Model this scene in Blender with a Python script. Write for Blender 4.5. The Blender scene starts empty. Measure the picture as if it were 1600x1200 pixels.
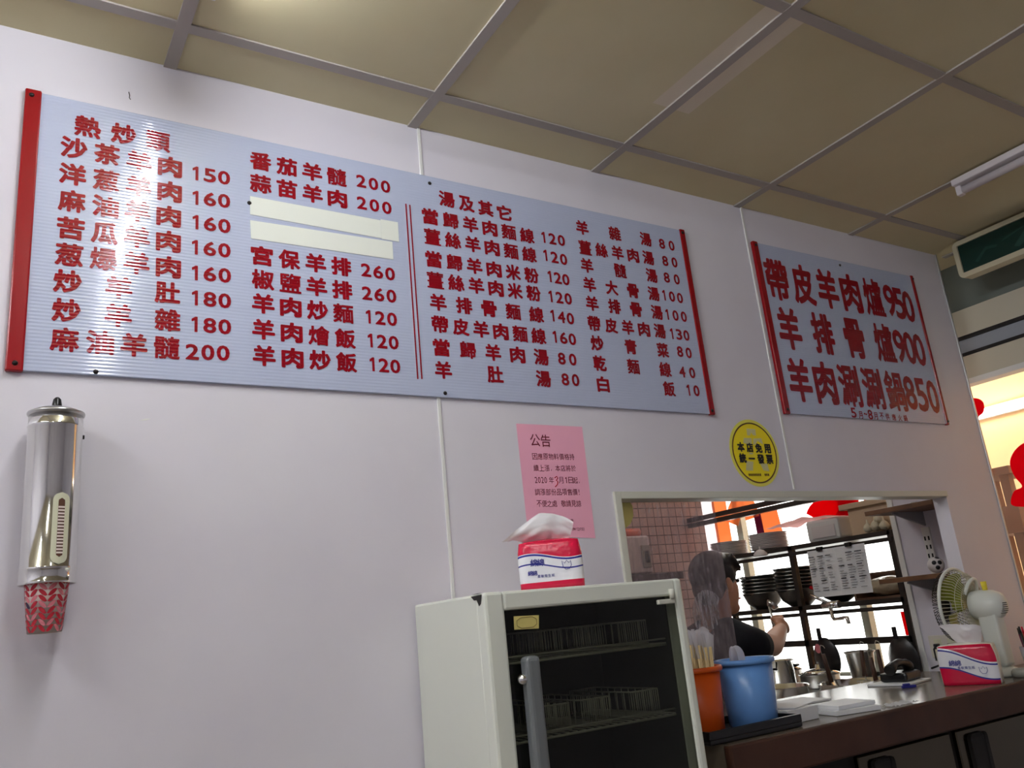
import bpy, bmesh, math, random
from mathutils import Vector, Matrix, noise
random.seed(7)
PI = math.pi
SC = bpy.context.scene
COL = SC.collection

# ------------------------------------------------------------------ camera, world, lamps, exposure
EYE = 1.40                                   # eye height; menu wall is the plane y = WY
WY = 1.7464
FPX = 1311.65
YAW, PITCH, ROLL = 0.572762, 0.279598, -0.100013
_cy, _sy, _cp, _sp = math.cos(YAW), math.sin(YAW), math.cos(PITCH), math.sin(PITCH)
_f = Vector((_sy*_cp, _cy*_cp, _sp)); _r0 = Vector((_cy, -_sy, 0)); _u0 = _r0.cross(_f)
_r = _r0*math.cos(ROLL) + _u0*math.sin(ROLL); _u = _u0*math.cos(ROLL) - _r0*math.sin(ROLL)
cam_d = bpy.data.cameras.new('camera'); cam_d.sensor_width = 36; cam_d.lens = FPX/1600*36
cam_d.clip_start = 0.02; cam_d.clip_end = 100
cam = bpy.data.objects.new('camera', cam_d); COL.objects.link(cam)
m3 = Matrix((_r, _u, -_f)).transposed()
cam.matrix_world = Matrix.Translation((0, 0, EYE)) @ m3.to_4x4()
SC.camera = cam

world = bpy.data.worlds.new('world'); SC.world = world; world.use_nodes = True
world.node_tree.nodes['Background'].inputs[0].default_value = (1.0, 0.985, 0.97, 1)
world.node_tree.nodes['Background'].inputs[1].default_value = 2.2

SC.view_settings.view_transform = 'Standard'
SC.view_settings.look = 'None'
SC.view_settings.gamma = 1
SC.view_settings.use_curve_mapping = False
SC.view_settings.exposure = 1.0
TUBE = 42.0                                   # emission of the burning ceiling tubes

# ------------------------------------------------------------------ plane helpers: a photo point on a known plane
def ray(px, py): return _r*((px-800)/FPX) - _u*((py-600)/FPX) + _f
def aty(px, py, y): d = ray(px, py); d = d*(y/d.y); return Vector((d.x, d.y, d.z+EYE))
def atx(px, py, x): d = ray(px, py); d = d*(x/d.x); return Vector((d.x, d.y, d.z+EYE))
def atz(px, py, z): d = ray(px, py); d = d*((z-EYE)/d.z); return Vector((d.x, d.y, d.z+EYE))
def wall(px, py): v = aty(px, py, WY); return v.x, v.z

# ------------------------------------------------------------------ materials
def srgb(r, g, b):
    def c(v):
        v /= 255
        return v/12.92 if v <= .04045 else ((v+.055)/1.055)**2.4
    return (c(r), c(g), c(b), 1)
def mat(name, col, rough=.5, metal=0, spec=.5, alpha=None, coat=0):
    m = bpy.data.materials.new(name); m.use_nodes = True
    b = m.node_tree.nodes['Principled BSDF']
    b.inputs['Base Color'].default_value = col; b.inputs['Roughness'].default_value = rough
    b.inputs['Metallic'].default_value = metal; b.inputs['Specular IOR Level'].default_value = spec
    b.inputs['Coat Weight'].default_value = coat
    return m
def nd(m, t, **k):
    n = m.node_tree.nodes.new(t)
    for a, v in k.items(): setattr(n, a, v)
    return n
def ln(m, a, b): m.node_tree.links.new(a, b)
def bsdf(m): return m.node_tree.nodes['Principled BSDF']
def noisy(m, c1, c2, scale=3, detail=4, lo=.35, hi=.65, vec=None):
    t = nd(m, 'ShaderNodeTexCoord'); n = nd(m, 'ShaderNodeTexNoise'); r = nd(m, 'ShaderNodeValToRGB')
    n.inputs['Scale'].default_value = scale; n.inputs['Detail'].default_value = detail
    r.color_ramp.elements[0].position = lo; r.color_ramp.elements[1].position = hi
    r.color_ramp.elements[0].color = c1; r.color_ramp.elements[1].color = c2
    ln(m, t.outputs['Object'], n.inputs['Vector']); ln(m, n.outputs['Fac'], r.inputs['Fac'])
    ln(m, r.outputs['Color'], bsdf(m).inputs['Base Color'])
    return r
def bump(m, scale, strength, dist=.002):
    t = nd(m, 'ShaderNodeTexCoord'); n = nd(m, 'ShaderNodeTexNoise'); b = nd(m, 'ShaderNodeBump')
    n.inputs['Scale'].default_value = scale; b.inputs['Strength'].default_value = strength; b.inputs['Distance'].default_value = dist
    ln(m, t.outputs['Object'], n.inputs['Vector']); ln(m, n.outputs['Fac'], b.inputs['Height']); ln(m, b.outputs['Normal'], bsdf(m).inputs['Normal'])
def flutes(m, strength=.25, pitch=.0075):
    # fine horizontal channels of the twin-wall plastic sheet
    t = nd(m, 'ShaderNodeTexCoord'); s = nd(m, 'ShaderNodeSeparateXYZ'); a = nd(m, 'ShaderNodeMath', operation='MULTIPLY')
    c = nd(m, 'ShaderNodeMath', operation='SINE'); b = nd(m, 'ShaderNodeBump')
    ln(m, t.outputs['Object'], s.inputs[0]); ln(m, s.outputs['Z'], a.inputs[0]); a.inputs[1].default_value = 2*PI/pitch
    ln(m, a.outputs[0], c.inputs[0]); ln(m, c.outputs[0], b.inputs['Height'])
    b.inputs['Strength'].default_value = strength; b.inputs['Distance'].default_value = .0006
    ln(m, b.outputs['Normal'], bsdf(m).inputs['Normal'])
def glassy(name, tint, gloss=.06, rough=.02, haze=0, hazecol=(1, 1, 1, 1), scratch=False):
    m = bpy.data.materials.new(name); m.use_nodes = True; nt = m.node_tree; nt.nodes.clear()
    out = nd(m, 'ShaderNodeOutputMaterial'); tr = nd(m, 'ShaderNodeBsdfTransparent'); gl = nd(m, 'ShaderNodeBsdfGlossy')
    tr.inputs[0].default_value = tint; gl.inputs['Roughness'].default_value = rough
    mx = nd(m, 'ShaderNodeMixShader'); fr = nd(m, 'ShaderNodeLayerWeight'); fr.inputs[0].default_value = .25
    mu = nd(m, 'ShaderNodeMath', operation='MULTIPLY'); mu.inputs[1].default_value = gloss*6
    ad = nd(m, 'ShaderNodeMath', operation='ADD'); ad.inputs[1].default_value = gloss*.4
    ln(m, fr.outputs['Fresnel'], mu.inputs[0]); ln(m, mu.outputs[0], ad.inputs[0]); ln(m, ad.outputs[0], mx.inputs[0])
    ln(m, tr.outputs[0], mx.inputs[1]); ln(m, gl.outputs[0], mx.inputs[2])
    last = mx
    if haze:
        df = nd(m, 'ShaderNodeBsdfDiffuse'); df.inputs[0].default_value = hazecol
        tl = nd(m, 'ShaderNodeBsdfTranslucent'); tl.inputs[0].default_value = hazecol
        dm = nd(m, 'ShaderNodeMixShader'); ln(m, df.outputs[0], dm.inputs[1]); ln(m, tl.outputs[0], dm.inputs[2])
        m2 = nd(m, 'ShaderNodeMixShader'); m2.inputs[0].default_value = haze
        ln(m, mx.outputs[0], m2.inputs[1]); ln(m, dm.outputs[0], m2.inputs[2])
        if scratch:
            t = nd(m, 'ShaderNodeTexCoord'); mp = nd(m, 'ShaderNodeMapping'); mp.inputs['Scale'].default_value = (60, 1, 9)
            mp.inputs['Rotation'].default_value = (0, .35, 0)
            n = nd(m, 'ShaderNodeTexNoise'); n.inputs['Scale'].default_value = 1.6; n.inputs['Detail'].default_value = 8; n.inputs['Roughness'].default_value = .75
            r = nd(m, 'ShaderNodeMapRange'); r.inputs['From Min'].default_value = .45; r.inputs['From Max'].default_value = .78
            r.inputs['To Min'].default_value = haze*.35; r.inputs['To Max'].default_value = min(1, haze*3)
            ln(m, t.outputs['Object'], mp.inputs[0]); ln(m, mp.outputs[0], n.inputs['Vector']); ln(m, n.outputs['Fac'], r.inputs[0]); ln(m, r.outputs[0], m2.inputs[0])
        last = m2
    ln(m, last.outputs[0], out.inputs[0]); return m
def vinyl(name, col):
    # thin coloured film: light passes through it
    m = bpy.data.materials.new(name); m.use_nodes = True; m.node_tree.nodes.clear()
    out = nd(m, 'ShaderNodeOutputMaterial'); d = nd(m, 'ShaderNodeBsdfDiffuse'); t = nd(m, 'ShaderNodeBsdfTranslucent'); x = nd(m, 'ShaderNodeMixShader')
    d.inputs[0].default_value = col; t.inputs[0].default_value = col; x.inputs[0].default_value = .6
    ln(m, d.outputs[0], x.inputs[1]); ln(m, t.outputs[0], x.inputs[2]); ln(m, x.outputs[0], out.inputs[0]); return m

M = {}
M['wall'] = mat('wall_paint', srgb(226, 222, 230), .38, spec=.35)
noisy(M['wall'], srgb(221, 217, 226), srgb(229, 226, 233), 2.2)
M['trim'] = mat('cover_strip', srgb(232, 232, 228), .4)
M['frame'] = mat('cream_frame', srgb(214, 214, 200), .35)
M['alu'] = mat('aluminium', srgb(190, 190, 190), .35, .7)
M['tile_ceiling'] = mat('ceiling_board', srgb(178, 164, 132), .8, spec=.2)
M['bar'] = mat('ceiling_bar', srgb(172, 165, 158), .6, spec=.3)
M['floor'] = mat('floor_tile', srgb(150, 140, 128), .35)
M['board'] = mat('fluted_sheet', srgb(190, 199, 224), .085, spec=.9); flutes(M['board'], .23)
M['letter'] = mat('red_letter', srgb(148, 9, 28), .09, spec=.5); flutes(M['letter'], .30)
M['redstrip'] = mat('red_strip', srgb(150, 8, 20), .22)
M['screw'] = mat('dark_screw', srgb(40, 34, 32), .4, .6)
M['tape'] = mat('cream_tape', srgb(238, 242, 232), .5)
M['steel'] = mat('polished_steel', (.78, .78, .76, 1), .09, 1); bump(M['steel'], 9, .12, .004)
M['steel2'] = mat('dull_steel', (.55, .55, .54, 1), .28, 1); bump(M['steel2'], 14, .1, .003)
M['cream'] = mat('cream_plastic', srgb(222, 222, 194), .4)
M['brown'] = mat('slot_brown', srgb(92, 58, 40), .6)
M['cupwhite'] = mat('paper_cup', srgb(240, 226, 218), .6)
M['leafred'] = mat('leaf_red', srgb(186, 24, 46), .6)
M['leafpink'] = mat('leaf_pink', srgb(214, 120, 130), .6)
M['leafdark'] = mat('leaf_purple', srgb(60, 30, 70), .6)
M['pink'] = mat('pink_paper', srgb(253, 182, 206), .7)
M['maroon'] = mat('maroon_ink', srgb(120, 20, 40), .7)
M['inkred'] = mat('red_ink', srgb(190, 16, 36), .6)
M['yellow'] = mat('yellow_film', srgb(255, 234, 16), .35)
M['yellowpale'] = mat('pale_yellow', srgb(238, 232, 96), .35)
M['ghost'] = mat('pale_mark', srgb(214, 208, 150), .4)
M['brownline'] = mat('brown_line', srgb(92, 52, 12), .4)
M['black'] = mat('black_ink', srgb(18, 18, 24), .5)
M['blackp'] = mat('black_plastic', srgb(20, 20, 22), .3)
M['enamel'] = mat('white_enamel', srgb(228, 232, 220), .28, coat=.3)
M['darkin'] = mat('dark_liner', srgb(48, 50, 46), .5)
M['greybar'] = mat('grey_handle', srgb(110, 114, 116), .35)
M['chrome'] = mat('chrome', (.8, .8, .8, 1), .12, 1)
M['wire'] = mat('wire', srgb(205, 202, 190), .35, .3)
M['label'] = mat('label_yellow', srgb(214, 200, 120), .5)
M['labelbrown'] = mat('label_line', srgb(120, 96, 50), .5)
M['tintglass'] = glassy('tinted_glass', (.66, .67, .62, 1), .05)
M['glass'] = glassy('clear_glass', (.96, .97, .96, 1), .05)
M['acrylic'] = glassy('scratched_acrylic', (.74, .68, .69, 1), .05, .08, .15, srgb(225, 215, 222), True)
M['residue'] = glassy('sticker_residue', (.8, .8, .8, 1), .03, .3, .26, srgb(232, 228, 232), True)
M['tissue'] = mat('tissue_paper', srgb(240, 238, 240), .8, spec=.1)
M['crimson'] = mat('crimson', srgb(206, 18, 62), .3)
M['navy'] = mat('navy_ink', srgb(40, 44, 140), .4)
M['packwhite'] = mat('pack_white', srgb(240, 238, 240), .25)
M['wood'] = mat('brown_laminate', srgb(70, 44, 34), .5, spec=.3); noisy(M['wood'], srgb(62, 38, 28), srgb(76, 48, 36), 6)
M['countertop'] = mat('counter_top', srgb(112, 100, 86), .2, .0, .4); noisy(M['countertop'], srgb(100, 90, 78), srgb(126, 114, 98), 4)
M['darksteel'] = mat('dark_steel', (.10, .085, .06, 1), .16, 1); bump(M['darksteel'], 7, .15, .006)
M['bluep'] = mat('blue_plastic', srgb(100, 150, 214), .3)
M['orangep'] = mat('orange_plastic', srgb(222, 92, 20), .35)
M['stick'] = mat('bamboo', srgb(214, 190, 140), .6)
M['clear'] = glassy('clear_plastic', (.92, .92, .94, 1), .12, .1, .55, srgb(235, 235, 240))
M['paper'] = mat('white_paper', srgb(232, 234, 236), .7)
M['fanwhite'] = mat('fan_ivory', srgb(226, 230, 222), .3)
M['fangrille'] = mat('fan_grille', srgb(196, 194, 170), .4)
M['fanblade'] = mat('fan_blade', srgb(150, 156, 60), .3)
M['yel'] = mat('yellow_knob', srgb(232, 214, 60), .35)
M['outlet'] = mat('outlet_ivory', srgb(222, 218, 205), .4)
M['shelfwood'] = mat('shelf_wood', srgb(112, 78, 50), .5); noisy(M['shelfwood'], srgb(96, 64, 40), srgb(126, 88, 58), 9)
M['bracket'] = mat('grey_bracket', srgb(150, 150, 155), .45)
M['rack'] = mat('rack_steel', srgb(60, 54, 50), .4, .5)
M['plate'] = mat('white_plate', srgb(206, 200, 198), .35)
M['pan'] = mat('black_pan', srgb(22, 21, 22), .35)
M['redp'] = mat('red_plastic', srgb(206, 24, 34), .4)
M['woodh'] = mat('dark_wood_handle', srgb(74, 48, 34), .5)
M['container'] = mat('grey_container', srgb(206, 206, 202), .5)
M['pinkfilm'] = vinyl('pink_film', srgb(240, 190, 190))
M['carton'] = mat('carton', srgb(196, 170, 140), .7)
M['cartondark'] = mat('brown_carton', srgb(112, 84, 66), .7)
M['garlic'] = mat('garlic', srgb(206, 196, 170), .7); bump(M['garlic'], 40, .6, .01)
M['bag'] = mat('plastic_bag', srgb(190, 176, 150), .25); bump(M['bag'], 18, .9, .02)
M['orangev'] = vinyl('orange_film', srgb(255, 186, 136))
M['redv'] = vinyl('red_film', srgb(236, 16, 44))
M['purplev'] = vinyl('purple_film', srgb(130, 60, 90))
M['skin'] = mat('skin', srgb(196, 142, 112), .5); bsdf(M['skin']).inputs['Subsurface Weight'].default_value = .05
M['hair'] = mat('hair', srgb(30, 20, 18), .5)
M['tee'] = mat('black_cloth', srgb(20, 20, 26), .85, spec=.2)
M['trousers'] = mat('grey_cloth', srgb(52, 54, 62), .85, spec=.2)
M['lens'] = glassy('lens', (.9, .92, .92, 1), .08)
M['exitgreen'] = mat('green_panel', srgb(12, 50, 42), .3)
M['exitpale'] = mat('faded_figure', srgb(28, 68, 58), .4)
M['exitframe'] = mat('ivory_frame', srgb(206, 198, 168), .45)
M['shutter'] = mat('shutter_cream', srgb(206, 200, 180), .5)
M['header'] = mat('header_grey', srgb(112, 120, 114), .6)
M['shuttergrey'] = mat('shutter_grey', srgb(158, 164, 172), .5)
M['peach'] = mat('peach_wall', srgb(250, 206, 150), .8)
M['pavement'] = mat('pavement', srgb(190, 188, 182), .8)
M['outbrown'] = mat('out_brown', srgb(136, 92, 68), .6)
M['outgrey'] = mat('out_grey', srgb(150, 150, 140), .6)
M['darkback'] = mat('dark_recess', srgb(26, 22, 20), .7)

def emit(name, col, s):
    m = bpy.data.materials.new(name); m.use_nodes = True; m.node_tree.nodes.clear()
    o = nd(m, 'ShaderNodeOutputMaterial'); e = nd(m, 'ShaderNodeEmission'); e.inputs[0].default_value = col; e.inputs[1].default_value = s
    ln(m, e.outputs[0], o.inputs[0]); return m
M['tube_on'] = emit('lit_tube', (.925, .95, 1, 1), TUBE)
M['tube_dim'] = emit('arcade_tube', (1, .95, .88, 1), 9)
M['tube_off'] = mat('unlit_tube', srgb(226, 220, 222), .3)

# tiled kitchen wall
m = M['tile'] = mat('kitchen_tile', srgb(190, 160, 150), .35)
t = nd(m, 'ShaderNodeTexCoord'); mp = nd(m, 'ShaderNodeMapping'); mp.inputs['Rotation'].default_value = (PI/2, 0, 0)
b = nd(m, 'ShaderNodeTexBrick'); b.offset = 0; b.inputs['Scale'].default_value = 1
b.inputs['Brick Width'].default_value = .054; b.inputs['Row Height'].default_value = .050; b.inputs['Mortar Size'].default_value = .003
b.inputs['Color1'].default_value = srgb(196, 172, 164); b.inputs['Color2'].default_value = srgb(176, 150, 142); b.inputs['Mortar'].default_value = srgb(70, 56, 52)
ln(m, t.outputs['Object'], mp.inputs[0]); ln(m, mp.outputs[0], b.inputs['Vector']); ln(m, b.outputs['Color'], bsdf(m).inputs['Base Color'])

# ceiling boards: blotches and the clean patch an old lamp left beside one bar
m = M['tile_ceiling']; rr = noisy(m, srgb(205, 194, 156), srgb(216, 207, 172), 1.6)
def boxmask(m, x0, x1, y0, y1):
    t = nd(m, 'ShaderNodeTexCoord'); s = nd(m, 'ShaderNodeSeparateXYZ'); ln(m, t.outputs['Object'], s.inputs[0]); last = None
    for o, v, op in (('X', x0, 'GREATER_THAN'), ('X', x1, 'LESS_THAN'), ('Y', y0, 'GREATER_THAN'), ('Y', y1, 'LESS_THAN')):
        c = nd(m, 'ShaderNodeMath', operation=op); c.inputs[1].default_value = v; ln(m, s.outputs[o], c.inputs[0])
        if last is None: last = c
        else:
            mu = nd(m, 'ShaderNodeMath', operation='MULTIPLY'); ln(m, last.outputs[0], mu.inputs[0]); ln(m, c.outputs[0], mu.inputs[1]); last = mu
    return last
mk = boxmask(m, 1.435, 1.565, .98, 1.40); mx = nd(m, 'ShaderNodeMixRGB'); mx.inputs['Color2'].default_value = srgb(226, 216, 196)
ln(m, mk.outputs[0], mx.inputs['Fac']); ln(m, rr.outputs['Color'], mx.inputs['Color1']); ln(m, mx.outputs['Color'], bsdf(m).inputs['Base Color'])

# ------------------------------------------------------------------ mesh helpers (world metres; obj() moves them to the parent's origin)
class MB:
    def __init__(s): s.bm = bmesh.new(); s.mi = 0
    def mark(s, n): s.mi = n; return s
    def _set(s, faces):
        for f in faces: f.material_index = s.mi
    def box(s, x0, x1, y0, y1, z0, z1, bev=0, rot=None, piv=None, seg=2):
        b = bmesh.new()
        vs = [b.verts.new((x, y, z)) for x in (x0, x1) for y in (y0, y1) for z in (z0, z1)]
        for q in ((0, 1, 3, 2), (4, 6, 7, 5), (0, 4, 5, 1), (2, 3, 7, 6), (0, 2, 6, 4), (1, 5, 7, 3)): b.faces.new([vs[i] for i in q])
        if bev: bmesh.ops.bevel(b, geom=b.edges[:], offset=bev, segments=seg, affect='EDGES', profile=.5)
        if rot is not None:
            p = Vector(piv) if piv else Vector(((x0+x1)/2, (y0+y1)/2, (z0+z1)/2))
            b.transform(Matrix.Translation(p) @ rot.to_4x4() @ Matrix.Translation(-p))
        s.add(b); return s
    def add(s, b):
        mp = {v: s.bm.verts.new(v.co) for v in b.verts}
        for f in b.faces:
            try:
                g = s.bm.faces.new([mp[v] for v in f.verts]); g.material_index = s.mi; g.smooth = f.smooth
            except ValueError: pass
        b.free()
    def cone(s, p0, p1, r0, r1=None, n=16, caps=True, smooth=True):
        r1 = r0 if r1 is None else r1; p0 = Vector(p0); p1 = Vector(p1); d = (p1-p0).normalized()
        a = d.orthogonal().normalized(); c = d.cross(a)
        A = [s.bm.verts.new(p0 + (a*math.cos(2*PI*i/n)+c*math.sin(2*PI*i/n))*r0) for i in range(n)]
        B = [s.bm.verts.new(p1 + (a*math.cos(2*PI*i/n)+c*math.sin(2*PI*i/n))*r1) for i in range(n)]
        for i in range(n):
            f = s.bm.faces.new((A[i], A[(i+1) % n], B[(i+1) % n], B[i])); f.material_index = s.mi; f.smooth = smooth
        if caps:
            s._set([s.bm.faces.new(A[::-1]), s.bm.faces.new(B)])
        return s
    def tube(s, pts, r, n=8, closed=False):
        pts = [Vector(p) for p in pts]; rings = []; N = len(pts); nrm = None
        for i, p in enumerate(pts):
            a = pts[(i-1) % N] if (closed or i) else p; b = pts[(i+1) % N] if (closed or i < N-1) else p
            d = (b-a).normalized()
            if nrm is None: nrm = d.orthogonal().normalized()
            nrm = (nrm - d*nrm.dot(d)).normalized(); c = d.cross(nrm)
            rr = r[i] if isinstance(r, (list, tuple)) else r
            rings.append([s.bm.verts.new(p + (nrm*math.cos(2*PI*k/n)+c*math.sin(2*PI*k/n))*rr) for k in range(n)])
        for i in range(N if closed else N-1):
            A, B = rings[i], rings[(i+1) % N]
            for k in range(n):
                f = s.bm.faces.new((A[k], A[(k+1) % n], B[(k+1) % n], B[k])); f.material_index = s.mi; f.smooth = True
        if not closed: s._set([s.bm.faces.new(rings[0][::-1]), s.bm.faces.new(rings[-1])])
        return s
    def lathe(s, prof, c, n=32, sx=1, sy=1, axis=None, smooth=True):
        # prof: (radius, height) pairs round a vertical axis (or the given one) through c
        c = Vector(c); R = Vector((0, 0, 1)).rotation_difference(Vector(axis)).to_matrix() if axis is not None else Matrix.Identity(3)
        rings = []
        for r, h in prof:
            if r < 1e-6: rings.append([s.bm.verts.new(c + R @ Vector((0, 0, h)))])
            else: rings.append([s.bm.verts.new(c + R @ Vector((r*sx*math.cos(2*PI*i/n), r*sy*math.sin(2*PI*i/n), h))) for i in range(n)])
        for A, B in zip(rings, rings[1:]):
            for i in range(n):
                j = (i+1) % n
                if len(A) == 1 and len(B) == 1: continue
                q = [A[0], B[j], B[i]] if len(A) == 1 else [A[i], A[j], B[0]] if len(B) == 1 else [A[i], A[j], B[j], B[i]]
                f = s.bm.faces.new(q); f.material_index = s.mi; f.smooth = smooth
        return s
    def poly(s, pts, thick=None, smooth=False):
        # flat polygon; with thick (a vector) it becomes a prism
        pts = [Vector(p) for p in pts]; A = [s.bm.verts.new(p) for p in pts]; s._set([s.bm.faces.new(A)])
        if thick is not None:
            t = Vector(thick); B = [s.bm.verts.new(p+t) for p in pts]; s._set([s.bm.faces.new(B[::-1])])
            for i in range(len(A)): s._set([s.bm.faces.new((A[i], B[i], B[(i+1) % len(A)], A[(i+1) % len(A)]))])
        return s
    def ball(s, c, r, sc=(1, 1, 1), u=16, v=10, rot=None):
        b = bmesh.new(); bmesh.ops.create_uvsphere(b, u_segments=u, v_segments=v, radius=r)
        mtx = Matrix.Translation(c) @ (rot.to_4x4() if rot is not None else Matrix.Identity(4)) @ Matrix.Diagonal((*sc, 1)); b.transform(mtx)
        for f in b.faces: f.smooth = True
        s.add(b); return s
    def grid(s, fn, nu, nv, smooth=True):
        V = [[s.bm.verts.new(fn(i/nu, j/nv)) for j in range(nv+1)] for i in range(nu+1)]
        for i in range(nu):
            for j in range(nv):
                f = s.bm.faces.new((V[i][j], V[i+1][j], V[i+1][j+1], V[i][j+1])); f.material_index = s.mi; f.smooth = smooth
        return s
    def strokes(s, pts, w, off, z=0):
        pass

def root_of(o):
    while o.parent: o = o.parent
    return o
def obj(name, mb, mats, parent=None, label=None, loc=None):
    bm = mb.bm
    bmesh.ops.recalc_face_normals(bm, faces=bm.faces[:])
    me = bpy.data.meshes.new(name)
    if parent is not None: off = root_of(parent).location
    elif loc is not None: off = Vector(loc)
    else:
        vs = [v.co for v in bm.verts]; lo = [min(v[i] for v in vs) for i in range(3)]; hi = [max(v[i] for v in vs) for i in range(3)]
        off = Vector(((lo[0]+hi[0])/2, (lo[1]+hi[1])/2, lo[2]))
    bm.transform(Matrix.Translation(-Vector(off))); bm.to_mesh(me); bm.free()
    for q in (mats if isinstance(mats, (list, tuple)) else [mats]): me.materials.append(M[q] if isinstance(q, str) else q)
    o = bpy.data.objects.new(name, me); COL.objects.link(o)
    if parent is not None: o.parent = parent
    else: o.location = off
    if label: o['label'] = label
    return o
def tag(o, label, cat, group=None, kind=None):
    o['label'] = label; o['category'] = cat
    if group: o['group'] = group
    if kind: o['kind'] = kind
    return o
def thing(name, label, cat, loc, group=None):
    o = bpy.data.objects.new(name, None); COL.objects.link(o); o.location = Vector(loc); o.empty_display_size = .05
    return tag(o, label, cat, group)
def struct(name, mb, mats, label, cat, at_origin=True):
    o = obj(name, mb, mats, loc=(0, 0, 0) if at_origin else None); tag(o, label, cat, kind='structure'); return o
def clone(root, loc, label=None, group=None):
    r = root.copy(); COL.objects.link(r); r.location = Vector(loc)
    if label: r['label'] = label
    if group: r['group'] = group
    for ch in [c for c in bpy.data.objects if c.parent == root]:
        c = ch.copy(); COL.objects.link(c); c.parent = r
        for g in [q for q in bpy.data.objects if q.parent == ch]:
            d = g.copy(); COL.objects.link(d); d.parent = c
    return r
ORD = ['topmost', 'second', 'third', 'fourth', 'fifth', 'sixth', 'seventh', 'eighth', 'ninth', 'tenth', 'eleventh', 'twelfth']

# ------------------------------------------------------------------ lettering: glyph outlines from the built-in font, strokes rounded and thickened
GLY = {}
def load_glyphs(chars):
    obs = []
    for ch in sorted(set(chars)):
        if ch == ' ': continue
        c = bpy.data.curves.new('glyph', 'FONT'); c.body = ch; c.size = 1; c.resolution_u = 3
        o = bpy.data.objects.new('glyph', c); COL.objects.link(o); obs.append((ch, o, c))
    bpy.context.view_layer.update(); dg = bpy.context.evaluated_depsgraph_get()
    for ch, o, c in obs:
        me = bpy.data.meshes.new_from_object(o.evaluated_get(dg))
        vs = [(v.co.x, v.co.y) for v in me.vertices]; fs = [tuple(p.vertices) for p in me.polygons]
        cnt = {}
        for f in fs:
            for a, b_ in zip(f, f[1:]+f[:1]):
                k = (min(a, b_), max(a, b_)); cnt[k] = cnt.get(k, 0)+1
        out = [k for k, n in cnt.items() if n == 1]
        GLY[ch] = (vs, fs, out); bpy.data.meshes.remove(me)
    for ch, o, c in obs: bpy.data.objects.remove(o); bpy.data.curves.remove(c)
def glyph(mb, ch, fx, w, h, bold=.02, cjk=None):
    # fx maps (u, v) in metres from the glyph centre to a 3D point
    vs, fs, out = GLY[ch]
    xs = [v[0] for v in vs]; ys = [v[1] for v in vs]
    isd = ord(ch) < 256
    if isd or ch == '一':
        cx, cy_ = (min(xs)+max(xs))/2, (min(ys)+max(ys))/2
        ex, ey = (max(xs)-min(xs)) or 1, (max(ys)-min(ys)) or 1
        if ch == '一': ex = ey = 1.0; cy_ = cy_
    else:
        cx, cy_ = (min(xs)+max(xs))/2, (min(ys)+max(ys))/2; ex = max(xs)-min(xs); ey = max(ys)-min(ys)
        k = max(ex, ey); ex = max(ex, .82*k); ey = max(ey, .88*k)
    ex += 2*bold; ey += 2*bold
    sx, sy = w/ex, h/ey
    dep = [0.0]                                # every piece lies a few microns above the last, so that none coincide
    P = lambda x, y: mb.bm.verts.new(fx((x-cx)*sx, (y-cy_)*sy) + Vector((0, -dep[0], 0)))
    V = [P(*v) for v in vs]
    for f in fs:
        try: g = mb.bm.faces.new([V[i] for i in f]); g.material_index = mb.mi
        except ValueError: pass
    if bold > 0:
        nb = {}
        for a, b_ in out:
            nb.setdefault(a, []).append(b_); nb.setdefault(b_, []).append(a)
            x0, y0 = vs[a]; x1, y1 = vs[b_]; dx, dy = x1-x0, y1-y0; L = math.hypot(dx, dy)
            if L < 1e-6: continue
            nx, ny = -dy/L*bold, dx/L*bold; dep[0] += 2e-6
            q = [P(x0+nx, y0+ny), P(x1+nx, y1+ny), P(x1-nx, y1-ny), P(x0-nx, y0-ny)]
            mb.bm.faces.new(q).material_index = mb.mi
        for a, ns in nb.items():
            if len(ns) == 2:
                v1 = (vs[a][0]-vs[ns[0]][0], vs[a][1]-vs[ns[0]][1]); v2 = (vs[ns[1]][0]-vs[a][0], vs[ns[1]][1]-vs[a][1])
                ang = abs(math.atan2(v1[0]*v2[1]-v1[1]*v2[0], v1[0]*v2[0]+v1[1]*v2[1]))
                if ang < .3: continue
            x, y = vs[a]; dep[0] += 2e-6
            q = [P(x+bold*math.cos(2*PI*i/7), y+bold*math.sin(2*PI*i/7)) for i in range(7)]
            mb.bm.faces.new(q).material_index = mb.mi
def auto_bold(ch, base):
    vs, fs, out = GLY[ch]; per = sum(math.hypot(vs[a][0]-vs[b_][0], vs[a][1]-vs[b_][1]) for a, b_ in out)   # more outline, finer strokes
    return base*min(1, (9.6/per)**1.3)
WALLFX = lambda c, y: (lambda u, v: Vector((c[0]+u, y, c[1]+v)))
def line_of(mb, text, p0, p1, w, h, y, base=.042, tilt=0):
    # text spread evenly from the centre of its first character (photo point p0, on the menu wall) to that of its last
    a, b_ = Vector(wall(*p0)), Vector(wall(*p1)); n = len(text)
    for i, ch in enumerate(text):
        if ch == ' ': continue
        c = a.lerp(b_, i/(n-1) if n > 1 else 0)
        ww = w*(.46 if ch == '1' else 1)
        if ch in '，!':
            k_ = .22 if ch == '，' else .14
            glyph(mb, ch, WALLFX(c+Vector((-w*.25, -h*.32 if ch == '，' else 0)), y), w*k_, h*(.25 if ch == '，' else .9), 0); continue
        bd = auto_bold(ch, base) if ord(ch) > 255 else base*.55
        glyph(mb, ch, WALLFX(c, y), ww, h, bd)

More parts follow.
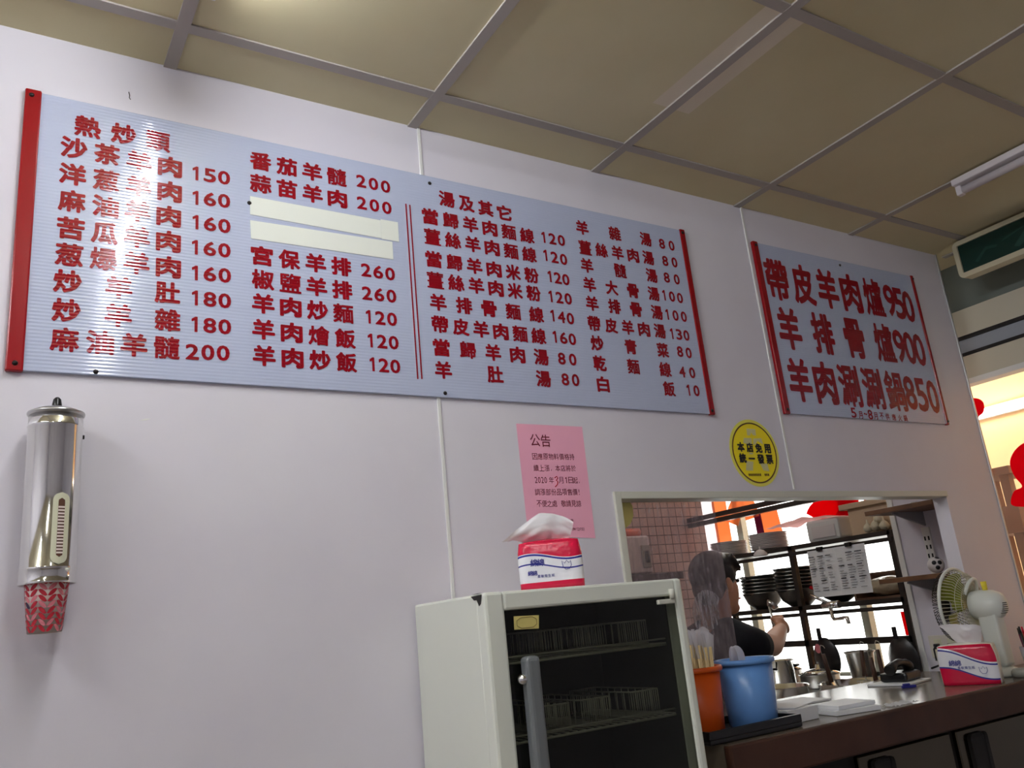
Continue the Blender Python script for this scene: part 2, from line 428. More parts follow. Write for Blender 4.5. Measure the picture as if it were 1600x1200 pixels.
GLY_ONE = ([(.15, 0), (.25, 0), (.25, .73), (.17, .73), (.15, .60), (.0, .53), (.0, .62)], [(0, 1, 2, 3, 4), (4, 3, 6, 5)], [(0, 1), (1, 2), (2, 3), (3, 6), (6, 5), (5, 4), (4, 0)])
MENU = [  # (dish, first, last, price, first, last, dish character width, price character width)
 ('熱炒類', (136.5, 202), (246, 224), '', 0, 0, .0502, 0),
 ('沙茶羊肉', (115, 235), (264.5, 264), '150', (304, 274), (348.5, 281), .0502, .027),
 ('洋葱羊肉', (113, 276), (264, 302.5), '160', (304, 312), (348.5, 317), .0502, .027),
 ('麻油羊肉', (112, 317.5), (262.5, 341), '160', (304, 350), (349, 356), .0502, .027),
 ('苦瓜羊肉', (110, 360), (262, 380), '160', (303, 389), (349, 394), .0502, .027),
 ('葱爆羊肉', (107.5, 401), (262, 420), '160', (303, 429), (349.5, 433), .0502, .027),
 ('炒羊肚', (105, 442.5), (260.5, 460), '180', (303, 468), (349.5, 472.5), .0502, .027),
 ('炒羊雜', (103, 487.5), (260.5, 502.5), '180', (302.5, 509), (349.5, 513), .0502, .027),
 ('麻油羊髓', (100.5, 533), (259.5, 545.5), '200', (299, 552), (347, 554), .0502, .027),
 ('番茄羊髓', (405.5, 255.5), (524, 279.5), '200', (562, 286), (600, 294.5), .050, .026),
 ('蒜苗羊肉', (405.5, 290.5), (525, 313), '200', (563, 320), (602, 327.5), .050, .026),
 ('宮保羊排', (407.5, 402.5), (531, 419), '260', (569.5, 424.5), (607, 430.5), .050, .026),
 ('椒鹽羊排', (409, 439.5), (532.5, 455.5), '260', (571, 460.5), (609, 465), .050, .026),
 ('羊肉炒麵', (409.5, 477), (534, 492), '120', (573, 497), (610, 501), .050, .026),
 ('羊肉燴飯', (410, 517), (537, 531), '120', (576, 534), (612.5, 537.5), .050, .026),
 ('羊肉炒飯', (411, 558), (539, 568), '120', (579, 571), (615, 574.5), .050, .026),
 ('湯及其它', (695.5, 314), (785, 335), '', 0, 0, .047, 0),
 ('當歸羊肉麵線', (669.5, 341), (820.5, 370.5), '120', (846, 373), (874, 378), .047, .025),
 ('薑絲羊肉麵線', (673, 372.5), (824, 400), '120', (849, 401), (877.5, 407.5), .047, .025),
 ('當歸羊肉米粉', (675, 407.5), (827.5, 432.5), '120', (855.6, 434), (881, 439), .047, .025),
 ('薑絲羊肉米粉', (677.5, 440), (830.6, 460.6), '120', (857, 465), (884.7, 469), .047, .025),
 ('羊排骨麵線', (682, 474.7), (835, 493.5), '140', (860, 495), (888, 499.7), .047, .025),
 ('帶皮羊肉麵線', (684.7, 509), (838.5, 527), '160', (863.5, 528), (891, 532), .047, .025),
 ('當歸羊肉湯', (687, 545), (842.5, 559.7), '80', (874.5, 562), (891.6, 563.5), .047, .025),
 ('羊肚湯', (690, 580), (846, 593.5), '80', (880, 594.4), (896, 595.5), .047, .025),
 ('羊雜湯', (906.6, 358), (1005.6, 376), '80', (1031, 383), (1046, 386), .045, .024),
 ('薑絲羊肉湯', (911, 389), (1009.7, 405), '80', (1036, 409.7), (1050.5, 412), .045, .024),
 ('羊髓湯', (914, 417), (1015, 432.5), '80', (1038.4, 435.6), (1054, 438.5), .045, .024),
 ('羊大骨湯', (918, 446.6), (1018, 461), '100', (1034, 463), (1059, 467.5), .045, .024),
 ('羊排骨湯', (922, 476), (1023, 490), '100', (1039, 493), (1065, 496.6), .045, .024),
 ('帶皮羊肉湯', (925, 507.5), (1027.5, 519), '130', (1046, 523), (1069, 525.8), .045, .024),
 ('炒青菜', (929.7, 538), (1032, 548.8), '80', (1059, 551), (1072.5, 553), .045, .024),
 ('乾麵線', (933.7, 569.4), (1036, 579), '40', (1062.5, 582.5), (1078, 584), .045, .024),
 ('白飯', (939, 602), (1042, 609), '10', (1072, 611), (1084.7, 612), .045, .024)]
NOTE = [('公告', (835.5, 688), (852, 689), .030, .032, 'maroon'),
 ('因應原物料價格持', (835, 713.5), (893, 714), .0150, .0165, 'maroon'), ('續上漲，本店將於', (837, 731.5), (895.5, 732), .0150, .0165, 'maroon'),
 ('2020', (837, 750.2), (852, 750.3), .0075, .0155, 'maroon'), ('年', (861, 750.5), (861, 750.5), .0150, .0165, 'maroon'), ('月', (876, 750.5), (876, 750.5), .0145, .0165, 'maroon'),
 ('1', (883.8, 750.5), (883.8, 750.5), .0110, .0155, 'maroon'), ('日起，', (891, 750.5), (906, 751), .0150, .0165, 'maroon'),
 ('調漲部份品項售價!', (839, 769), (906, 769), .0150, .0165, 'maroon'), ('不便之處', (842, 787), (866, 787), .0150, .0165, 'maroon'),
 ('敬請見諒', (880, 787), (903.6, 787), .0150, .0165, 'maroon')]
load_glyphs(''.join(r[0]+r[3] for r in MENU) + ''.join(r[0] for r in NOTE) + '帶皮羊肉爐950羊排骨爐900羊肉涮涮鍋8505月~8月不供應火鍋本店免用統一發票綿綿柔軟衛生紙2019年12月1日年庚3')
GLY['1'] = GLY_ONE

# ------------------------------------------------------------------ the room
E_ = EYE
CEIL = E_+1.298
XR = 3.256                                    # right end of the menu wall
GX = 3.50                                     # plane of the shop front glass
KB = 3.55                                     # tiled back wall of the kitchen
struct('floor', MB().box(-2.2, GX+.1, -3.0, KB+.1, -.1, 0), 'floor', 'beige tiled floor of the eatery', 'floor')
struct('ceiling', MB().box(-2.2, GX+.1, -3.0, KB+.1, CEIL, CEIL+.05), 'tile_ceiling', 'stained beige suspended ceiling boards', 'ceiling')
OX0, OX1, OZ0, OZ1 = 1.418, 2.926, E_-.30, E_+.302
w = MB(); T = .054
w.box(-2.2, OX0, WY, WY+T, 0, CEIL).box(OX1, XR, WY, WY+T, 0, CEIL).box(OX0, OX1, WY, WY+T, OZ1, CEIL).box(OX0, OX1, WY, WY+T, 0, OZ0-.09)
struct('wall_front', w, 'wall', 'lavender white wall carrying the menu boards with a serving hatch', 'wall')
wf = bpy.data.objects['wall_front']
a_, b_ = wall(217, 657), wall(236, 655)
obj('scuff_mark', MB().poly([(a_[0], WY-.0008, a_[1]), (a_[0]+.012, WY-.0008, a_[1]+.004), (b_[0], WY-.0008, b_[1]+.001), (b_[0]-.010, WY-.0008, b_[1]-.003)], (0, .0006, 0)), 'trim', wf, 'white scuff')
obj('hair_mark', MB().tube([(wall(*p)[0], WY-.0009, wall(*p)[1]) for p in ((201, 144), (202.5, 149), (202, 153), (204, 156))], .0008, 5), 'darkback', wf, 'short black mark')
struct('wall_left', MB().box(-2.25, -2.2, -3.0, KB, 0, CEIL), 'wall', 'plain white wall left of the view', 'wall')
struct('wall_back', MB().box(-2.2, GX+.1, -3.05, -3.0, 0, CEIL), 'wall', 'plain white wall behind the viewer', 'wall')
struct('wall_right', MB().box(GX, GX+.1, -3.0, 1.15, 0, CEIL), 'wall', 'plain white wall added unseen right of the view to limit daylight', 'wall')  # unseen, closes off the shop glass so less daylight grazes the menu wall
struct('wall_kitchen', MB().box(-2.2, GX, KB, KB+.05, 0, CEIL), 'tile', 'tiled kitchen wall behind the scratched acrylic sheet', 'wall')
struct('wall_partition', MB().box(3.2, XR, WY+T, 2.165, 0, CEIL), 'wall', 'white partition panel carrying two brown shelves', 'wall')
struct('trim_1', MB().box(.9055, .9145, WY-.004, WY, 0, CEIL, .0015), 'trim', 'white cover strip crossing behind the large menu board', 'trim')
struct('trim_2', MB().box(2.119, 2.128, WY-.004, WY, OZ1+.02, CEIL, .0015), 'trim', 'white cover strip left of the small menu board', 'trim')
struct('trim_3', MB().box(XR-.006, XR+.004, WY-.005, WY+T, 0, CEIL, .0015), 'alu', 'metal edge strip on the right end of the menu wall', 'trim')
struct('trim_4', MB().box(3.192, 3.2, 2.145, 2.169, 0, CEIL, .0015), 'trim', 'white edge strip on the far end of the partition', 'trim')
f = MB(); f.box(OX0-.010, OX0+.012, WY-.008, WY+T+.004, OZ0, OZ1+.014, .002); f.box(OX0+.012, OX1, WY-.008, WY+T+.004, OZ1-.006, OZ1+.014, .002)
struct('trim_5', f, 'frame', 'cream metal frame round the serving hatch', 'trim')
n = 6
for x in (.287-.606, .287, .893, 1.499, 2.105, 2.711, 3.317):
    struct('trim_%d' % n, MB().box(x-.014, x+.014, -3.0, WY, CEIL-.005, CEIL), 'bar', 'grey ceiling bar running towards the menu wall', 'ceiling bar'); n += 1
for y in (1.598, .986, .374, -.238, -.85):
    struct('trim_%d' % n, MB().box(-2.2, GX, y-.014, y+.014, CEIL-.0045, CEIL-.0002), 'bar', 'grey ceiling bar parallel to the menu wall', 'ceiling bar'); n += 1

# ceiling lamps: four burning tubes out of the picture, two of them added as fill, one unlit fitting at the right
def lamp(x, y0, y1, label, on):
    r = thing('ceiling_light', label, 'light', (x, (y0+y1)/2, CEIL))
    obj('body', MB().box(x-.03, x+.03, y0, y1, CEIL-.028, CEIL-.0055, .004), 'tube_off', r)
    obj('tube', MB().cone((x, y0+.02, CEIL-.045), (x, y1-.02, CEIL-.045), .0135, n=16), 'tube_on' if on else 'tube_off', r)
    for y in (y0, y1-.02): obj('socket', MB().box(x-.012, x+.012, y, y+.02, CEIL-.06, CEIL-.027, .003), 'tube_off', r)
lamp(.305, .24, 1.43, 'white tube light on the ceiling before the large menu board', True)
lamp(-1.1, .1, 1.3, 'unseen white fill tube added on the ceiling left of the large menu board', True)  # added fill lamp, brightens the lower left of the menu wall
lamp(-.6, -1.7, -.5, 'unseen white fill tube added on the ceiling behind the viewer', True)  # added fill lamp, brightens the faces turned to the viewer
lamp(1.75, 2.5, 3.2, 'white tube light on the kitchen ceiling above the person', True)
p0 = atz(1482, 291, CEIL-.03)
lamp(2.711, .35, p0.y, 'unlit white tube light at the right of the ceiling', False)

# ------------------------------------------------------------------ shop front
gz = MB().box(GX, GX+.006, 1.15, KB, .0, CEIL)
struct('window_1', gz, 'glass', 'large clear glass shop front bright with daylight', 'window')
fr = MB(); BZ0 = E_-.36
for y in (1.17, 2.02, 2.62, 3.30): fr.box(GX+.01, GX+.05, y-.02, y+.02, 0, CEIL)
struct('trim_%d' % n, fr.box(GX+.01, GX+.05, 1.15, KB, 0, BZ0), 'frame', 'pale posts and rail of the shop front', 'trim'); n += 1
bz = lambda px, py: atx(px, py, 3.45).z
zz = [1.095, .98, .965, .909, .895, .83, .812, .779]
hs = thing('shutter_box', 'cream roller shutter box above the shop front glass', 'shutter', (3.47, 1.35, E_+.78))
Y0, Y1 = .9, 2.14
obj('header', MB().box(3.455, 3.495, Y0, Y1, E_+1.095, CEIL), 'header', hs, 'dark grey green header panel')
obj('upper_panel', MB().box(3.44, 3.495, Y0, Y1, E_+.985, E_+1.095), 'shutter', hs)
obj('groove', MB().box(3.4385, 3.495, Y0, Y1, E_+.970, E_+.985), 'darkback', hs, 'black groove')
obj('slat', MB().box(3.45, 3.495, Y0, Y1, E_+.914, E_+.970), 'shuttergrey', hs, 'grey slat')
obj('groove', MB().box(3.4385, 3.495, Y0, Y1, E_+.900, E_+.914), 'darkback', hs, 'black groove')
obj('lower_panel', MB().box(3.44, 3.495, Y0, Y1, E_+.80, E_+.900, .002), 'shutter', hs)
obj('sill', MB().box(3.43, 3.495, Y0, Y1, E_+.779, E_+.803, .003), 'trim', hs)
# moulding under the ceiling
# exit sign
ex = thing('exit_sign', 'dark green exit sign with rounded ivory frame under the ceiling', 'sign', (3.24, 1.42, E_+1.135))
XE = 3.205; ye, z0, z1 = 1.64, E_+1.135, E_+1.287
obj('housing', MB().box(XE+.004, XE+.06, ye-.42, ye-.005, z0+.004, z1-.004, .01), 'exitframe', ex)
fm = MB()
def rrect(y0, y1, z0, z1, r, k=5):
    P = []
    for cy_, cz, a in ((y1-r, z1-r, 0), (y0+r, z1-r, PI/2), (y0+r, z0+r, PI), (y1-r, z0+r, 1.5*PI)):
        for i in range(k+1): P.append((cy_+r*math.cos(a+PI/2*i/k), cz+r*math.sin(a+PI/2*i/k)))
    return P
def ring(mb, outer, inner, fx0, fx1):
    N = len(outer); A = [mb.bm.verts.new(fx0(*p)) for p in outer]; B = [mb.bm.verts.new(fx0(*p)) for p in inner]
    C = [mb.bm.verts.new(fx1(*p)) for p in outer]; D = [mb.bm.verts.new(fx1(*p)) for p in inner]
    for i in range(N):
        j = (i+1) % N
        for q in ((A[i], A[j], B[j], B[i]), (C[i], D[i], D[j], C[j]), (A[i], C[i], C[j], A[j]), (B[i], B[j], D[j], D[i])): mb.bm.faces.new(q).material_index = mb.mi
ring(fm, rrect(ye-.425, ye, z0, z1, .022), rrect(ye-.405, ye-.018, z0+.02, z1-.018, .004), lambda y, z: (XE-.012, y, z), lambda y, z: (XE+.012, y, z))
obj('frame', fm, 'exitframe', ex)
pn = MB(); pn.box(XE-.004, XE+.006, ye-.41, ye-.012, z0+.012, z1-.012)
panel = obj('panel', pn, 'exitgreen', ex)
fg = MB()
FX = lambda y, z: Vector((XE-.0052, ye-.02-y, z0+z))
for pts in ([(.06, .04), (.10, .075), (.14, .07), (.145, .078), (.10, .088), (.05, .048)], [(.20, .045), (.25, .09), (.275, .085), (.26, .06), (.22, .035)], [(.16, .08), (.27, .105), (.275, .112), (.17, .09)]):
    fg.poly([FX(*p) for p in pts])
obj('figure', fg, 'exitpale', panel, 'faded pale running figure')

# outside the glass: pavement, a peach coloured arcade wall and what stands before it
struct('ceiling_arcade', MB().box(GX+.1, 4.8, -3.0, 2.3, E_+1.42, E_+1.5), 'peach', 'unseen peach coloured arcade soffit blocking the sky outside', 'ceiling')  # out of view, put in to keep skylight off the dining side
lz = atx(1535, 645, 4.70); l2 = atx(1600, 616, 4.70)
arc_l = thing('arcade_light', 'white tube light on the peach wall outside the glass', 'light', lz)
obj('tube', MB().cone(lz+Vector((0, .1, 0)), Vector((4.70, lz.y-1.0, lz.z)), .018, n=14), 'tube_dim', arc_l)
obj('body', MB().box(4.72, 4.749, lz.y-1.05, lz.y+.12, lz.z-.03, lz.z+.03, .005), 'tube_off', arc_l)
struct('wall_arcade', MB().box(4.75, 4.8, -3.0, 2.9, 0, E_+1.6), 'peach', 'peach coloured wall outside beyond the glass', 'wall')
struct('floor_pavement', MB().box(GX+.1, 9, -2, 8, -.12, -.02), 'pavement', 'pale pavement outside the shop front', 'floor')
cr = thing('wooden_stand', 'brown wooden stand outside beside the glass shop front', 'stand', (4.0, 2.15, -.02))
a_ = atx(1541, 718, 3.95); 
for (x, y) in ((3.9, 2.03), (3.9, 2.2), (4.1, 2.03), (4.1, 2.2)):
    obj('leg', MB().box(x-.02, x+.02, y-.02, y+.02, -.02, E_+.44), 'outbrown', cr)
obj('top_board', MB().box(3.86, 4.14, 1.99, 2.24, E_+.44, E_+.475), 'outbrown', cr)
obj('shelf_board', MB().box(3.86, 4.14, 1.99, 2.24, E_+.18, E_+.30), 'outbrown', cr)
gb = thing('grey_box', 'grey metal box on a stand seen outside through the glass', 'box', (4.0, 1.86, -.02))
obj('case', MB().box(3.85, 4.15, 1.70, 1.985, E_+.05, E_+.175, .01), 'outgrey', gb)
obj('pedestal', MB().box(3.93, 4.07, 1.78, 1.92, -.02, E_+.05), 'outgrey', gb)
obj('dial', MB().cone((3.85, 1.9, E_+.12), (3.835, 1.9, E_+.12), .03, n=20), 'blackp', gb)

# letter strokes and shapes stuck on the shop front glass
def film(name, strokes, m, label, cat='window lettering', X=GX-.006, group=None):
    mb = MB()
    for pts, wd in strokes:
        P = [atx(px, py, X) for px, py in pts]
        Q = P[:]
        for i in range(len(P)):
            a = Q[max(i-1, 0)]; b_ = Q[min(i+1, len(P)-1)]; d = (b_-a).normalized(); nn = Vector((0, -d.z, d.y))
            P[i] = (Q[i]+nn*wd/2, Q[i]-nn*wd/2)
        for (a, b_), (c, d) in zip(P, P[1:]):
            try: mb.poly([a, c, d, b_], (.0012, 0, 0))
            except ValueError: pass
    o = obj(name, mb, m); tag(o, label, cat, group); return o
def arc(c, rx, ry, a0, a1, k=14): return [(c[0]+rx*math.cos(math.radians(a0+(a1-a0)*i/k)), c[1]+ry*math.sin(math.radians(a0+(a1-a0)*i/k))) for i in range(k+1)]
film('window_letter', [([(1122, 782), (1133, 850)], .11), (arc((1160, 835), 18, 50, 200, 330), .10)], 'orangev', 'orange letter strokes on the glass left above the plates')
film('window_letter', [([(1199, 796), (1212, 845)], .12)], 'orangev', 'single slanted orange stroke on the glass right above the plates')
film('window_letter', [([(1182, 800), (1190, 840)], .05)], 'purplev', 'narrow purple stroke on the glass between orange strokes')
film('window_letter', [(arc((1318, 812), 45, 24, 185, 300), .11), ([(1312, 795), (1330, 812)], .16)], 'redv', 'red arched shape on the glass above the grey container')
film('window_letter', [([(1350, 784), (1384, 780), (1392, 784)], .09)], 'redv', 'short red bar on the glass beside the brown shelf')
film('window_letter', [([(1416, 955), (1428, 1005), (1438, 1040)], .06)], 'redv', 'narrow red stroke on the glass beside the partition end')
def film_shape(pts, label):
    P_ = [atx(px, py, GX-.006) for px, py in pts]; n_ = len(P_); Q_ = []
    for i in range(n_):                       # rounded outline through the points
        a, b_, c, d = (P_[(i+k) % n_] for k in (-1, 0, 1, 2))
        for k in range(5):
            t_ = k/5; Q_.append(.5*((2*b_)+(c-a)*t_+(2*a-5*b_+4*c-d)*t_*t_+(3*b_-a-3*c+d)*t_**3))
    tag(obj('window_letter', MB().poly(Q_, (.0012, 0, 0)), 'redv'), label, 'window lettering')
film_shape([(1508, 626), (1524, 622), (1536, 628), (1537, 643), (1528, 654), (1531, 672), (1541, 706), (1550, 742), (1536, 745), (1512, 650)], 'red hooked stroke on the glass beside the wall end')
film_shape([(1625, 686), (1600, 692), (1584, 706), (1578, 724), (1585, 744), (1597, 760), (1584, 768), (1580, 788), (1600, 792), (1630, 790)], 'large red rounded shape on the glass at the right edge')

# ------------------------------------------------------------------ menu boards
def board(name, label, x0, x1, z0, z1, strips, screws):
    r = thing(name, label, 'menu board', ((x0+x1)/2, WY-.004, z0))
    obj('panel', MB().box(x0, x1, WY-.009, WY-.001, z0, z1, .001), 'board', r)
    for a, b_ in strips:
        obj('edge_strip', MB().box(a, b_, WY-.013, WY-.0005, z0-.003, z1+.003, .003), 'redstrip', r)
    for (x, z) in screws:
        obj('screw', MB().lathe([(0, .004), (.003, .0035), (.005, .001), (.005, 0)], (x, WY-.009 if all(not a <= x <= b_ for a, b_ in strips) else WY-.013, z), 12, axis=(0, -1, 0)), 'screw', r)
    return r
bx0, bx1, bz0, bz1 = .012, 1.822, E_+.547, E_+1.151
big = board('menu_board', 'large pale blue menu board with red dish names and prices', bx0, bx1, bz0, bz1, ((bx0-.004, bx0+.026), (bx1-.016, bx1+.004)),
   [(bx0+.008, bz1-.012), (bx0+.012, bz0+.012), wall(669, 289), wall(693, 616), wall(149, 583), (bx1-.008, bz0+.01), (bx1-.008, bz1-.01), wall(388, 320)])
YL = WY-.0098
for dish, a, b_, price, c, d, wd, wp in MENU:
    mb = MB(); line_of(mb, dish, a, b_, wd, .0495 if wd > .0501 else .0475 if wd > .0495 else .0455, YL); obj('dish_name', mb, 'letter', big)
    if price: mb = MB(); line_of(mb, price, c, d, wp, .0345, YL, .05); obj('price', mb, 'letter', big)
for a, b_ in (((631, 321), (651, 594)), ((637, 322.5), (657.5, 594))):
    (xa, za), (xb, zb) = wall(*a), wall(*b_); x = (xa+xb)/2
    obj('divider_line', MB().box(x-.0017, x+.0017, YL-.0002, WY-.008, zb, za), 'letter', big)
for cs, lb in ((((389, 309.5), (617.5, 351.7), (617.5, 379.5), (389, 338)), 'upper blank cream strip covering a dish'), (((389, 347), (610.5, 380.5), (612, 408), (390.5, 375.5)), 'lower blank cream strip covering a dish')):
    obj('cover_strip', MB().poly([(wall(*p)[0], YL-.0006, wall(*p)[1]) for p in cs], (0, .0012, 0)), 'tape', big, lb)
(ax, az), (bx_, bz_) = wall(596, 349), wall(617.5, 379)
obj('cover_strip', MB().box(wall(592, 346)[0], wall(619, 352)[0], YL-.0012, YL-.0004, wall(617, 379.5)[1]-.001, wall(617, 351)[1]+.002), 'tape', big, 'short cream patch on the end of the upper strip')

sx0, sx1, sz0, sz1 = 2.142, 3.035, E_+.566, E_+1.166
small = board('menu_board', 'small pale blue menu board with three large red hotpot lines', sx0, sx1, sz0, sz1, ((sx0-.004, sx0+.02), (sx1-.012, sx1+.004)),
   [(sx0+.008, sz1-.012), (sx0+.008, sz0+.012), wall(1309, 416), (sx1-.004, sz1-.012), (sx1-.004, sz0+.01)])
BIG = [('帶皮羊肉爐', (1211, 439), (1361, 466), '950', (1387, 471), (1416, 480.5)), ('羊排骨爐', (1230, 515), (1378, 537), '900', (1402, 542), (1433, 548)), ('羊肉涮涮鍋', (1246, 595), (1395, 612), '850', (1418.5, 615), (1454, 621))]
for dish, a, b_, price, c, d in BIG:
    mb = MB(); line_of(mb, dish, a, b_, .112, .152, YL, .040); obj('dish_name', mb, 'letter', small)
    mb = MB(); line_of(mb, price, c, d, .066, .130, YL, .045); obj('price', mb, 'letter', small)
mb = MB()
for ch, p, wd, h in (('5', (1330, 646), .028, .036), ('月', (1341, 649.5), .022, .026), ('~', (1348.5, 648), .018, .008), ('8', (1356, 649), .026, .036), ('月', (1364.5, 651), .022, .026), ('不', (1374, 651), .022, .024), ('供', (1383, 652), .022, .024), ('應', (1393, 653), .022, .024), ('火', (1402.5, 654), .022, .024), ('鍋', (1411, 654.5), .022, .024)):
    glyph(mb, ch, WALLFX(wall(*p), YL), wd, h, .02)
obj('season_note', mb, 'letter', small)

# ------------------------------------------------------------------ pink notice and yellow sticker
nt = thing('notice', 'pink paper notice taped on the wall above the white cabinet', 'notice', (1.23, WY, E_+.2))
PN = [wall(*p) for p in ((806, 662), (909, 667), (930, 841), (825, 838))]
def sheet(u, v):
    a = Vector(PN[0]).lerp(Vector(PN[1]), u); b_ = Vector(PN[3]).lerp(Vector(PN[2]), u); q = a.lerp(b_, v)
    return Vector((q.x, WY-.0012, q.y))
obj('paper', MB().grid(sheet, 8, 10), 'pink', nt)
mb = MB(); YN = WY-.0018
for tx, a, b_, wd, h, _m in NOTE: line_of(mb, tx, a, b_, wd, h, YN, .0 if wd < .02 else .006)
obj('lettering', mb, 'maroon', nt)
mb = MB(); line_of(mb, '年庚', (886, 814), (893, 814), .009, .010, YN, .0); line_of(mb, '2019年12月1日', (888, 827), (911, 827), .0055, .0075, YN, 0)
obj('date_lettering', mb, 'maroon', nt)
mb = MB()
pp = [wall(*p) for p in ((866, 747), (869, 744.5), (871, 747), (868.5, 751), (871, 752.5), (870.5, 757), (867, 761))]
mb.tube([(x, YN, z) for x, z in pp], .0012, 5)
obj('handwritten_digit', mb, 'inkred', nt, 'handwritten red correction')

sc_ = Vector((1.977, 0, E_+.435)); SR = .1045
st = thing('round_sticker', 'round yellow tax notice sticker with dark ring above the serving hatch', 'sticker', (sc_.x, WY, sc_.z-SR))
def disc(r, y, y2, k=56): return [(sc_.x+r*math.cos(2*PI*i/k), y, sc_.z+r*math.sin(2*PI*i/k)) for i in range(k)]
obj('backing', MB().poly(disc(SR, WY-.0010, 0), (0, .0008, 0)), 'yellowpale', st)
obj('disc', MB().poly(disc(SR*.90, WY-.0016, 0), (0, .0006, 0)), 'yellow', st)
mb = MB(); k = 56
ring(mb, [(SR*.905*math.cos(2*PI*i/k), SR*.905*math.sin(2*PI*i/k)) for i in range(k)], [(SR*.865*math.cos(2*PI*i/k), SR*.865*math.sin(2*PI*i/k)) for i in range(k)], lambda a, b_: (sc_.x+a, WY-.0020, sc_.z+b_), lambda a, b_: (sc_.x+a, WY-.0012, sc_.z+b_))
obj('ring_line', mb, 'brownline', st)
mb = MB()
for pts in ([(560, 255), (680, 265), (690, 350), (650, 345), (625, 310), (605, 350), (570, 345)], [(525, 380), (630, 385), (635, 470), (600, 470), (520, 450)], [(650, 390), (760, 385), (785, 470), (740, 440), (710, 420), (680, 470), (655, 470)],
            [(560, 690), (655, 700), (650, 820), (555, 815)], [(745, 725), (840, 725), (870, 830), (790, 815)], [(600, 580), (650, 580), (650, 600), (600, 600)]):
    mb.poly([(lambda q: (q[0], WY-.0021, q[1]))(wall(1100+x/8.57, 640+y/8.57)) for x, y in pts])
obj('figure_mark', mb, 'ghost', st)
mb = MB()
line_of(mb, '本店免用', (1156.6, 698.5), (1198, 701.5), .030, .030, WY-.0026, .05); line_of(mb, '統一發票', (1159.5, 716), (1201.5, 718), .030, .030, WY-.0026, .05)
obj('lettering', mb, 'black', st)
mb = MB()
for i in range(13):
    if i in (8, 9): continue
    x, z = wall(1170+i*2.5, 742); mb.box(x-.0022, x+.0022, WY-.0023, WY-.0016, z-.003, z+.003).box(x-.0008, x+.0008, WY-.0023, WY-.0016, z-.0045, z+.004)
obj('small_print', mb, 'brownline', st)

# ------------------------------------------------------------------ paper cup dispenser and cup
cx_, cyy = .0945, WY-.056
ztop, zbot, R_ = E_+.448, E_+.146, .0445
dp = thing('cup_dispenser', 'polished steel paper cup dispenser tube fixed to the wall', 'cup dispenser', (cx_, cyy, zbot))
bd = MB().lathe([(R_, zbot), (R_+.001, zbot+.002), (R_, zbot+.004), (R_, zbot+.024), (R_+.0012, zbot+.026), (R_, zbot+.028), (R_, ztop-.024), (R_+.0012, ztop-.022), (R_, ztop-.020), (R_, ztop), (R_-.002, ztop), (R_-.002, zbot), (R_, zbot)], (cx_, cyy, 0), 48)
body = obj('body', bd, 'steel', dp)
lid = obj('lid', MB().lathe([(R_-.002, ztop-.002), (R_+.0015, ztop-.001), (R_+.003, ztop+.002), (R_+.0025, ztop+.005), (R_*.7, ztop+.012), (R_*.3, ztop+.017), (0, ztop+.018)], (cx_, cyy, 0), 48), 'steel2', dp)
obj('knob', MB().lathe([(.0085, ztop+.016), (.0085, ztop+.020), (.0065, ztop+.032), (.003, ztop+.036), (0, ztop+.0365)], (cx_, cyy, 0), 20), 'blackp', lid, 'black knob')
# oval sight window, bent round the tube, facing the viewer
ph0 = math.atan2(-cyy, -cx_)+.35
def onTube(u, z, r): a = ph0+u/R_; return Vector((cx_+r*math.cos(a), cyy+r*math.sin(a), z))
zw0, zw1 = E_+.176, E_+.300
def stadium(u, v, hw, za, zb):
    # unit square to a stadium outline
    z = za+(zb-za)*v; d = min(z-za, zb-z); k = 1 if d >= hw else math.sqrt(max(0, 1-((hw-d)/hw)**2)); return (2*u-1)*hw*k, z
wn = MB().grid(lambda u, v: onTube(*stadium(u, v, .0135, zw0, zw1), R_+.0015), 10, 40)
win = obj('sight_window', wn, 'cream', dp, 'cream oval frame')
sl = MB().grid(lambda u, v: onTube(*stadium(u, v, .0052, zw0+.012, zw1-.010), R_+.0019), 4, 30); sl.mark(1)
zr = zw0+.018
while zr < zw1-.022:
    sl.grid(lambda u, v: onTube((2*u-1)*.005, zr+v*.0030, R_+.0023), 4, 1); zr += .0056
obj('slot', sl, ['brown', 'cupwhite'], win, 'brown slot showing the stacked cup rims')
obj('wall_bracket', MB().box(cx_-.02, cx_+.02, cyy+R_-.004, WY, zbot+.06, zbot+.08).box(cx_-.02, cx_+.02, cyy+R_-.004, WY, ztop-.06, ztop-.04), 'steel2', dp)
obj('screw', MB().cone((cx_+R_-.003, cyy+.012, ztop-.035), (cx_+R_+.004, cyy+.012, ztop-.035), .004, n=10), 'screw', dp)
cz0, cz1, cr0, cr1 = E_+.0655, E_+.180, .0262, .0375
cp = thing('paper_cup', 'paper cup with red leaf pattern hanging out of the steel dispenser', 'cup', (cx_, cyy, cz0))
cr_ = lambda z: cr0+(cr1-cr0)*(z-cz0)/(cz1-cz0)
obj('cup_body', MB().lathe([(0, cz0+.005), (cr0-.001, cz0+.005), (cr0, cz0), (cr1, cz1), (cr1-.001, cz1), (cr0-.0015, cz0+.006), (0, cz0+.006)], (cx_, cyy, 0), 40), 'cupwhite', cp)
lf = MB(); NC = 14
